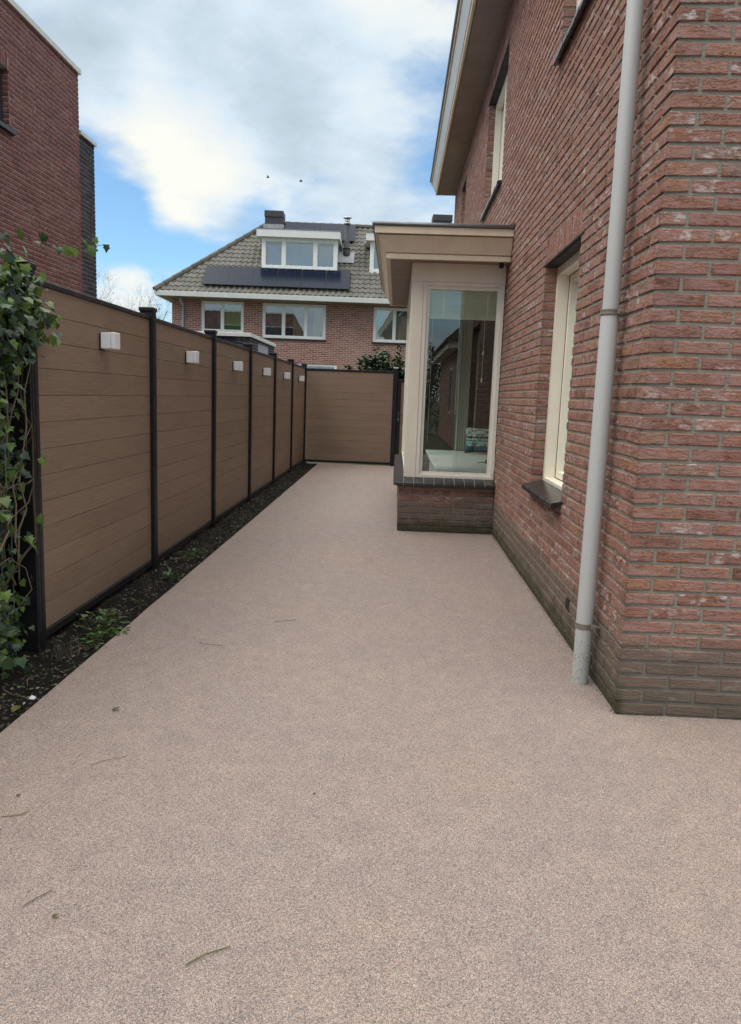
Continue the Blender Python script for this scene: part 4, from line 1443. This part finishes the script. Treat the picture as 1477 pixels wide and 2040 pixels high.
def branch_tree(name, label, base, height, seed, spread=0.6, trunk_r=0.10, levels=5, leafy=0, colour=(0.10, 0.075, 0.055), group=None, lean=0.0, leafcol=(0.14, 0.10, 0.03), first=0.3):
    r = random.Random(seed)
    t_ = thing(name, label, 'tree', base, group)
    mt, mc, ml = MB(), MB(), MB()
    mt.cur = mc.cur = colour
    tips = []

    def grow(p, d, L, rad0, lev):
        n = 4
        pts, rs = [p], [rad0]
        for i in range(n):
            d = (d + Vector((r.uniform(-1, 1), r.uniform(-1, 1), r.uniform(-.4, .8))) * 0.16).normalized()
            pts.append(pts[-1] + d * L / n)
            rs.append(rad0 * (1 - 0.5 * (i + 1) / n))
        (mt if lev == 0 else mc).tube(pts, rs, 6 if lev < 2 else 3, caps=False)
        if lev >= levels:
            tips.append((pts[-1], d))
            return
        k = r.randint(2, 4) if lev else r.randint(5, 7)
        for i in range(k):
            f = r.uniform(first if lev == 0 else 0.25, 1.0)
            j = min(int(f * n), n - 1)
            q = pts[j].lerp(pts[j + 1], f * n - j)
            a = r.uniform(0, 2 * math.pi)
            perp = d.cross(Vector((math.cos(a), math.sin(a), 0.3))).normalized()
            nd = (d * (1 - spread * .6) + perp * spread + Vector((0, 0, 0.18))).normalized()
            grow(q, nd, L * r.uniform(0.45, 0.75), max(rs[j] * 0.45, 0.003), lev + 1)
    grow(Vector(base), Vector((lean, 0, 1)).normalized(), height * 0.55, trunk_r, 0)
    mt.build('trunk', 'bark', t_)
    mc.build('crown', 'bark', t_)
    if leafy:
        for p, d in tips:
            for _ in range(leafy):
                if r.random() < 0.6:
                    q = r.uniform(.5, 1.3)
                    ml.cur = tuple(x * q for x in leafcol)
                    ml.leaf(p + Vector((r.gauss(0, .08), r.gauss(0, .08), r.gauss(0, .08))), (r.uniform(-1, 1), r.uniform(-1, 1), r.uniform(-1, .3)), (r.uniform(-1, 1), r.uniform(-1, 1), 1), .09, .06)
        ml.build('leaves', 'leaf', t_)
    return t_


TL = ['bare tree close behind the dark brick annex', 'bare tree with a few brown leaves left of the white eaves', 'bare thin tree just left of the tiled house', 'faint bare tree furthest left above the fence top']
branch_tree('bare_tree', TL[0], (-17.4, 46.0, 0), 7.8, 5, group='bare trees beyond the fence', leafy=1, leafcol=(0.16, 0.08, 0.03), first=.45, trunk_r=.13)
branch_tree('bare_tree', TL[1], (-15.9, 47.0, 0), 7.4, 8, group='bare trees beyond the fence', first=.45, trunk_r=.13)
branch_tree('bare_tree', TL[2], (-14.3, 46.5, 0), 6.6, 12, group='bare trees beyond the fence', first=.45, trunk_r=.12)
branch_tree('bare_tree', TL[3], (-18.9, 48.0, 0), 8.2, 15, group='bare trees beyond the fence', first=.45, trunk_r=.13)


def shrub(name, label, base, W, Dp, H, n, seed, L=.06, Wd=.035, cols=((0.02, 0.045, 0.015), (0.05, 0.10, 0.03)), shoots=10, cat='shrub'):
    r = random.Random(seed)
    t_ = thing(name, label, cat, base)
    ms, ml = MB(), MB()
    ms.cur = (0.07, 0.055, 0.035)
    b = Vector(base)
    per = max(1, n // shoots)
    for k in range(shoots):
        x, y = r.uniform(-W, W) / 2, r.uniform(-Dp, Dp) / 2
        h = H * (0.74 + 0.26 * r.random()) * (1 - 0.22 * abs(x) / (W / 2 + 1e-6) * r.random())
        top = b + Vector((x + r.uniform(-.1, .1), y, h))
        p0_ = b + Vector((x * .6, y * .6, 0))
        mid = p0_.lerp(top, .5) + Vector((r.uniform(-.05, .05), r.uniform(-.05, .05), 0))
        ms.tube([p0_, mid, top], [.012, .009, .004], 5)
        for i in range(per):
            f = r.random() ** 0.6
            p = p0_.lerp(mid, f * 2) if f < .5 else mid.lerp(top, f * 2 - 1)
            sp = 0.11 * (1.25 - f)
            p = p + Vector((r.gauss(0, sp), r.gauss(0, sp), r.gauss(0, .03)))
            q = r.random()
            ml.cur = tuple(a_ + (c_ - a_) * q for a_, c_ in zip(*cols))
            a = r.uniform(0, 6.28)
            ml.leaf(p, (math.cos(a), math.sin(a), r.uniform(-.2, .9)), (r.uniform(-.5, .5), r.uniform(-.5, .5), 1), L * r.uniform(.7, 1.2), Wd, 'long')
    ms.build('stems', 'bark', t_)
    ml.build('leaves', 'leaf', t_)
    return t_


shrub('evergreen_shrub', 'dark evergreen shrub with upright shoots showing above the end fence', (-0.38, 16.4, 0), 1.2, .6, 2.50, 6800, 21, L=.10, Wd=.05, shoots=36)
shrub('evergreen_bush', 'low dark bush peeping over the end fence behind the gate post', (0.35, 16.2, 0), .9, .6, 2.1, 3500, 22, L=.10, Wd=.05, shoots=24)

# ivy on its wire fence
ivy = thing('ivy', 'climbing ivy with glossy green leaves and woody stems covering the wire fence', 'climbing plant', (-1.85, 3.0, 0))
r = random.Random(31)
ms, ml = MB(), MB()
GREEN = [(0.020, 0.048, 0.024), (0.026, 0.060, 0.028), (0.034, 0.075, 0.020), (0.075, 0.14, 0.022), (0.12, 0.19, 0.03), (0.016, 0.038, 0.026)]


def ivy_leaf(p, size=None, bright=None, d=None):
    c = r.choice(GREEN if bright is None else ([GREEN[3], GREEN[4]] if bright else GREEN[:3]))
    q = r.uniform(.75, 1.25)
    ml.cur = tuple(x * q for x in c)
    s_ = size or min(.07, max(.018, r.gauss(.038, .013)))
    d = d or (r.uniform(-.3, 1.0), r.uniform(-.9, .6), r.uniform(-1.1, .25))
    ml.leaf(p, d, (r.uniform(.3, 1), r.uniform(-.9, .3), r.uniform(.1, .9)), s_, s_ * .95, 'ivy', fold=r.uniform(-.1, .35), curl=r.uniform(0, .35))


for k in range(46):                                   # woody stems climbing and hanging
    y = r.uniform(2.9, 3.5)
    x = r.uniform(-1.92, -1.76)
    z = r.uniform(-.02, 1.1)
    pts = [Vector((x, y, z))]
    d = Vector((0, r.uniform(-.4, .4), 1))
    for i in range(9):
        d = (d + Vector((r.uniform(-.5, .5), r.uniform(-.8, .8), r.uniform(-.45, .45)))).normalized()
        q = pts[-1] + d * r.uniform(.08, .2)
        q.x = min(max(q.x, -2.0), -1.74); q.z = min(max(q.z, 0), 1.85); q.y = min(q.y, 3.54)
        pts.append(q)
    q = r.uniform(.6, 1.4)
    ms.cur = (0.16 * q, 0.125 * q, 0.09 * q)
    r0 = r.choice([.0025, .003, .004, .005, .007])
    ms.tube(pts, [r0 * (1 - .07 * i) for i in range(len(pts))], 5)
for k in range(6800):
    y = r.uniform(3.0, 3.56) if k > 900 else r.uniform(1.9, 3.0)
    z = r.uniform(0.0, 1.86)
    if z < 1.45 and y > 3.42 + 0.08 * math.sin(z * 9) and r.random() < .85:
        continue
    if z < .9 and r.random() < .3:
        continue
    x = -1.87 + r.gauss(0, .06) + (0.05 if z > 1.4 else 0)
    ivy_leaf(Vector((x, y, z)))
for k in range(430):                                  # the bulge over the first post
    a = r.random() ** .7
    p = Vector((-1.80 + r.gauss(0, .05), 3.35 + a * 0.36, 1.78 + r.gauss(0, .09) - a * .10))
    ivy_leaf(p, r.uniform(.03, .06), bright=True if r.random() < .25 else None)
for p, sz in (((-1.74, 3.78, 1.66), .05), ((-1.735, 3.83, 1.70), .045), ((-1.74, 3.75, 1.59), .055), ((-1.735, 3.80, 1.575), .05), ((-1.74, 3.70, 1.62), .06), ((-1.74, 3.86, 1.685), .028), ((-1.75, 3.62, .99), .05), ((-1.755, 3.66, 1.0), .04),
              ((-1.76, 3.60, .70), .055), ((-1.76, 3.50, .62), .05), ((-1.77, 3.48, 1.28), .07)):
    ivy_leaf(Vector(p), sz, True, (.5, r.uniform(-.4, .5), -.6))
ms.cur = (0.10, 0.085, 0.05)
ms.tube([(-1.80, 3.5, 1.70), (-1.76, 3.70, 1.68), (-1.745, 3.84, 1.70), (-1.74, 3.88, 1.685)], [.004, .003, .002, .0015], 5)
vine = [(-2.0, 3.3, 1.90), (-1.9, 3.37, 1.985), (-1.782, 3.389, 2.000), (-1.648, 3.39, 1.978), (-1.558, 3.39, 1.962), (-1.447, 3.391, 1.948), (-1.359, 3.397, 1.962), (-1.312, 3.399, 1.969)]
ms.cur = (0.12, 0.06, 0.05)
ms.tube(vine, [.003, .003, .0028, .0025, .0022, .002, .0015, .001], 5)
for p, sz, br, d in (((-1.77, 3.385, 2.0), .05, False, (.3, 0, -.3)), ((-1.70, 3.385, 2.0), .05, True, (.5, -.2, .1)), ((-1.635, 3.385, 1.975), .06, False, (.6, -.3, -.1)), ((-1.60, 3.38, 1.985), .045, False, (.7, 0, .1)),
                     ((-1.53, 3.385, 1.955), .055, False, (.4, -.3, -.4)), ((-1.47, 3.385, 1.955), .055, True, (-.1, -.3, -.8)), ((-1.45, 3.38, 1.95), .05, True, (.2, -.2, -.6)), ((-1.39, 3.39, 1.955), .045, True, (-.1, -.2, .4)),
                     ((-1.375, 3.39, 1.965), .055, True, (.2, -.2, -.8)), ((-1.36, 3.39, 1.975), .03, True, (.3, 0, .5)), ((-1.31, 3.395, 1.97), .036, False, (.1, 0, -.5))):
    ivy_leaf(Vector(p), sz, br, d)
ms.build('stems', 'bark', ivy)
ml.build('leaves', 'leaf', ivy)
wf = thing('wire_fence', 'galvanised wire mesh fence buried under the ivy', 'wire fence', (-1.90, 2.6, 0))
m = MB()
for k in range(22):
    y = 1.4 + k * 0.10
    m.tube([(-1.84, y, -.03), (-1.84, y, 1.8)], .0025, 5)
for k in range(10):
    m.tube([(-1.845, 1.4, .05 + k * .19), (-1.845, 3.58, .05 + k * .19)], .003, 5)
m.build('wire_mesh', 'wire', wf)
m = MB(); m.bbox((-1.90, 1.36, -.05), (-1.84, 1.42, 1.85), .004); m.build('post', 'dark_frame', wf)

hb = MB()                                             # backdrop leaves behind the mesh, depth shade put into their dark colour
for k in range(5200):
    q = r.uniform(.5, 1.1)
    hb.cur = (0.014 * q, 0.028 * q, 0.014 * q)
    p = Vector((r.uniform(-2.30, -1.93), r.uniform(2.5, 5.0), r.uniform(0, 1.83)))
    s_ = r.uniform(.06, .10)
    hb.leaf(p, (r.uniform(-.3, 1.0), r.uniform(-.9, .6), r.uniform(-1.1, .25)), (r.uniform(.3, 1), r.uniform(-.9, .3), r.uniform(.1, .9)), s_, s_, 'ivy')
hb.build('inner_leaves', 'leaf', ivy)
# weeds and dry tufts in the bed
WEED = [(-1.60, 4.03, 'bright green weed by the second fence post', .13, True), (-1.57, 3.86, 'small green weed at the path edge by the second fence post', .09, True), (-1.66, 4.14, 'yellowish weed close against the second fence post', .10, True),
        (-1.58, 5.25, 'small green seedling in the bed by the third post', .07, True), (-1.63, 6.05, 'round green weed midway along the bed', .08, True)]
for k, (x, y, lb, sz, g) in enumerate(WEED):
    r = random.Random(100 + k)
    t_ = thing('weed', lb, 'weed', (x, y, -.03), 'green weeds in the soil bed')
    ms, ml = MB(), MB()
    ms.cur = (.06, .10, .02)
    for i in range(26):
        a = r.uniform(0, 6.28); el = r.uniform(.25, 1.1)
        d = Vector((math.cos(a) * math.cos(el), math.sin(a) * math.cos(el), math.sin(el)))
        L = sz * r.uniform(.5, 1.1)
        p = Vector((x + r.gauss(0, sz * .3), y + r.gauss(0, sz * .45), -.03))
        ms.tube([p, p + d * L], [.0015, .001], 4)
        q = r.uniform(.6, 1.3)
        ml.cur = (0.055 * q, 0.135 * q, 0.022 * q) if k != 2 else (0.12 * q, 0.14 * q, 0.03 * q)
        ml.leaf(p + d * L, d + Vector((0, 0, -.4)), (0, 0, 1), r.uniform(.022, .045), r.uniform(.016, .03), 'ivy')
    ms.build('stems', 'leaf', t_); ml.build('leaves', 'leaf', t_)
TUFT = [(-1.64, 3.62, 'dry grey lavender stubs below the first fence panel'), (-1.68, 5.02, 'dry twiggy tuft in the bed near the third post'), (-1.66, 6.9, 'dry twiggy tuft in the bed near the fourth post'), (-1.66, 9.2, 'dry tuft in the bed beneath the fifth fence panel'), (-1.67, 11.2, 'dry tuft in the bed beneath the last lamp but one')]
for k, (x, y, lb) in enumerate(TUFT):
    r = random.Random(140 + k)
    m = MB()
    for i in range(46):
        a = r.uniform(0, 6.28)
        q = r.uniform(.6, 1.5)
        m.cur = (0.10 * q, 0.088 * q, 0.07 * q)
        p = Vector((x + r.gauss(0, .035), y + min(.09, max(-.09, r.gauss(0, .05))), -.04))
        h = r.uniform(.04, .12)
        m.tube([p, p + Vector((math.cos(a) * h * .2, math.sin(a) * h * .2, h * .6)), p + Vector((math.cos(a) * h * .35, math.sin(a) * h * .35, h))], [.0016, .0014, .0008], 4)
    m.build('dry_plant', 'litter', label=lb, category='dry plant', group='dry tufts in the soil bed', at=(x, y, -.03))

# leaf litter, wood chips and twigs lying on the soil
r = random.Random(55)
m = MB()
LIT = [(0.10, 0.075, 0.04), (0.16, 0.12, 0.06), (0.07, 0.05, 0.03), (0.20, 0.17, 0.11), (0.10, 0.12, 0.04), (0.30, 0.28, 0.25)]
for k in range(2600):
    y = 1.3 + 13.0 * r.random() ** 1.7
    x = r.uniform(-1.78, -1.505) if r.random() > .05 else -1.50 + abs(r.gauss(0, .035))
    q = r.uniform(.5, 1.2)
    c = r.choice(LIT)
    m.cur = tuple(v * q for v in c)
    z = soil_z(x, y) + .004 if x < -1.5 else .003
    a = r.uniform(0, 6.28)
    s_ = r.uniform(.008, .022) if x < -1.5 else r.uniform(.004, .009)
    if y < 3 and x < -1.53 and r.random() < .25:
        s_ = r.uniform(.025, .06)
        m.cur = r.choice([(0.12, 0.11, 0.04), (0.08, 0.10, 0.03), (0.17, 0.10, 0.05), (0.13, 0.12, 0.06)])
    m.leaf((x, y, z), (math.cos(a), math.sin(a), r.uniform(-.1, .4)), (r.uniform(-.5, .5), r.uniform(-.5, .5), 1), s_, s_ * r.uniform(.3, .8), r.choice(['oval', 'long', 'ivy']), fold=r.uniform(-.2, .5), curl=r.uniform(-.4, .4))
for k in range(130):
    y = 1.4 + 8 * r.random() ** 1.6
    x = r.uniform(-1.76, -1.53)
    z = soil_z(x, y) + .008
    a = r.uniform(0, 6.28)
    L = r.uniform(.03, .13)
    q = r.uniform(.5, 1.4)
    m.cur = (.17 * q, .13 * q, .09 * q)
    d = Vector((math.cos(a), math.sin(a), 0))
    n_ = Vector((-d.y, d.x, 0))
    p = Vector((x, y, z))
    pts = [p + d * L * f + n_ * L * .25 * math.sin(f * 3) + Vector((0, 0, .012 * math.sin(f * 3.1))) for f in (0, .33, .66, 1)]
    for q_ in pts:
        q_.x = min(max(q_.x, -1.79), -1.50)
    m.tube(pts, [.0022, .002, .0016, .001], 4)
for k in range(420):
    if k < 300:
        y = r.uniform(3.15, 7.5); x = 1.021 - abs(r.gauss(0, .007))
    else:
        x = r.uniform(.06, 1.0); y = 7.528 - abs(r.gauss(0, .010))
    q = r.uniform(.3, 1.2)
    m.cur = tuple(v * q for v in r.choice([(0.05, 0.045, 0.03), (0.035, 0.04, 0.02), (0.10, 0.08, 0.055)]))
    a = r.uniform(0, 6.28); s_ = r.uniform(.003, .008)
    m.leaf((x - .006, y, .002), (math.cos(a), math.sin(a), r.uniform(0, .8)), (r.uniform(-.5, .5), r.uniform(-.5, .5), 1), s_, s_ * .8, 'oval', fold=r.uniform(0, .6), curl=r.uniform(-.5, .3))
m.build('leaf_litter', 'litter', kind='stuff')
CH = [(-1.565, 3.10, .03), (-1.60, 2.50, .022), (-1.655, 2.30, .035), (-1.62, 2.82, .018)]
CL = ['white chip at the bed edge beside the first fence panel', 'pale chip on the soil by the foot of the ivy', 'whitest lump on the soil at the left picture edge', 'small pale flake on the soil in front of the first post']
for k, (x, y, s_) in enumerate(CH):
    r = random.Random(200 + k)
    m = MB()
    zz = soil_z(x, y)
    top = m.vert((x, y, zz + s_ * .7)); ring = [m.vert((x + math.cos(a) * s_ * r.uniform(.5, 1.1), y + math.sin(a) * s_ * r.uniform(.4, .9), zz + r.uniform(0, .3) * s_)) for a in [i * 6.28 / 7 for i in range(7)]]
    bot = m.vert((x, y, zz - .01))
    for i in range(7):
        m.face([ring[i], ring[(i + 1) % 7], top]); m.face([ring[(i + 1) % 7], ring[i], bot])
    m.build('stone_chip', 'lamp', label=CL[k], category='stone chip', group='pale chips on the soil', at=(x, y, zz))

# bits blown on to the path
BITS = [('grass_stem', 'olive grass stem curving across the gravel nearest the camera', [(-.445, 1.569), (-.41, 1.600), (-.38, 1.622), (-.352, 1.633)], .0017, (.13, .13, .05)),
        ('grass_stem', 'straw coloured stem on the gravel at the left edge', [(-1.19, 2.135), (-1.16, 2.138), (-1.135, 2.155), (-1.12, 2.17)], .0022, (.36, .28, .16)),
        ('grass_stem', 'thin dark stem on the gravel in the middle of the path', [(-.679, 4.269), (-.62, 4.29), (-.552, 4.329)], .0012, (.10, .085, .07)),
        ('grass_stem', 'curved thin stem on the gravel near the green weed', [(-1.01, 3.84), (-.95, 3.815), (-.873, 3.807)], .0012, (.11, .09, .075)),
        ('grass_stem', 'thin grey stem lower left on the gravel, above the green leaf bit', [(-.92, 1.735), (-.90, 1.765), (-.873, 1.805)], .0012, (.11, .10, .09)),
        ('grass_stem', 'pale brown stem on the gravel below the soil bed corner', [(-1.05, 2.48), (-1.0, 2.52), (-.94, 2.56)], .0011, (.24, .16, .11))]
for nm, lb, pts, rr, c in BITS:
    m = MB(); m.cur = c
    m.tube([(x, y, .004 + .003 * (i % 2)) for i, (x, y) in enumerate(pts)], rr, 5)
    m.build(nm, 'litter', label=lb, category='grass stem', at=(*pts[0], 0))
for x, y, s_, c, nm, lb in [(-1.148, 2.947, .022, (.10, .13, .07), 'leaf', 'grey green leaf lying flat on the gravel'), (-.829, 1.703, .012, (.10, .13, .03), 'leaf', 'tiny green leaf bit on the gravel in the foreground'),
                            (-1.203, 2.253, .010, (.05, .015, .012), 'seed_husk', 'dark reddish husk on the gravel near the left edge'), (-.905, 4.62, .012, (.03, .025, .02), 'seed_husk', 'dark crumb on the gravel beside the weeds'),
                            (-.23, 2.36, .007, (.03, .025, .02), 'seed_husk', 'tiny dark crumb on the gravel in the foreground'), (-1.16, 2.06, .008, (.04, .025, .02), 'seed_husk', 'small dark crumb at the left edge of the gravel')]:
    m = MB(); m.cur = c
    m.leaf((x, y, .004), (1, .2, .1), (0, 0, 1), s_ * 1.6, s_ * .8, 'oval', fold=.3, curl=-.3)
    m.leaf((x, y, .005), (1, .5, .4), (0, 0, 1), s_ * 1.3, s_ * .7, 'oval', fold=.3, curl=.3)
    m.build(nm, 'litter', label=lb, category='leaf' if nm == 'leaf' else 'husk', at=(x, y, 0))

# two birds high above the tiled roof
for (x, y, z), a, lb in (((-11.07, 63.06, 18.42), .5, 'bird with raised wing, the left of the two in the sky'), ((-8.40, 63.1, 18.2), -.4, 'bird seen as a round speck, the right of the two in the sky')):
    m = MB()
    k_ = 0.62
    m.tube([(x - .22 * k_, y, z - .02), (x - .1 * k_, y, z), (x + .08 * k_, y, z + .01), (x + .17 * k_, y, z + .03), (x + .21 * k_, y, z + .03)], [.01, .045, .055, .035, .01], 8)
    for sg in (1, -1):
        i = [m.vert(p) for p in ((x + .05, y, z + .02), (x - .04, y, z + .02), (x - .06 + a * .06, y + sg * .13, z + .10 + a * .06), (x + .06, y + sg * .14, z + .11), (x - .10, y + sg * .26, z + .06 + a * .12))]
        m.face([i[0], i[1], i[2], i[3]]); m.face([i[3], i[2], i[4]])
    m.build('bird', 'bird', label=lb, category='bird', group='birds above the roof', at=(x, y, z))

# garden behind the camera, mirrored in the bay window
shrub('hedge', 'tall green hedge behind the camera, mirrored in the bay window glass', (0.5, -16.0, 0), 8.0, .9, 3.6, 7500, 71, L=.16, Wd=.09, cols=((0.025, 0.05, 0.018), (0.08, 0.13, 0.04)), shoots=80, cat='hedge')
branch_tree('leafy_tree', 'overhanging tree behind the camera, its twigs mirrored in the top of the bay window', (-0.6, -14.0, 0), 9.0, 33, leafy=2, leafcol=(0.10, 0.10, 0.03), first=.45, trunk_r=.12, levels=4)
ob = thing('brick_outbuilding', 'low brick outbuilding behind the camera, mirrored with its eaves in the bay window', 'outbuilding', (1.65, -6, 0))
m = MB()
m.box((1.65, -14.0, -.05), (5.5, -6.0, 2.75)); m.build('wall', 'brick_far', ob)
m = MB()
m.box((1.35, -14.2, 2.751), (5.8, -5.8, 2.93)); m.build('fascia', 'cream', ob)
m = MB(); m.cur = (.12, .10, .09)
m.sweep([(1.25, 2.931), (1.25, 2.98), (3.6, 4.9), (5.9, 2.98), (5.9, 2.931)], [lambda a, b, y=y: (a, y, b) for y in (-14.3, -5.7)]); m.build('roof', 'tile', ob)
m = MB(); m.box((1.635, -8.6, .9), (1.649, -7.6, 2.3)); w_ = m.build('window', 'cream_white', ob)
m = MB(); m.box((1.63, -8.52, .98), (1.634, -7.68, 2.22)); m.build('pane', 'dark_frame', w_)
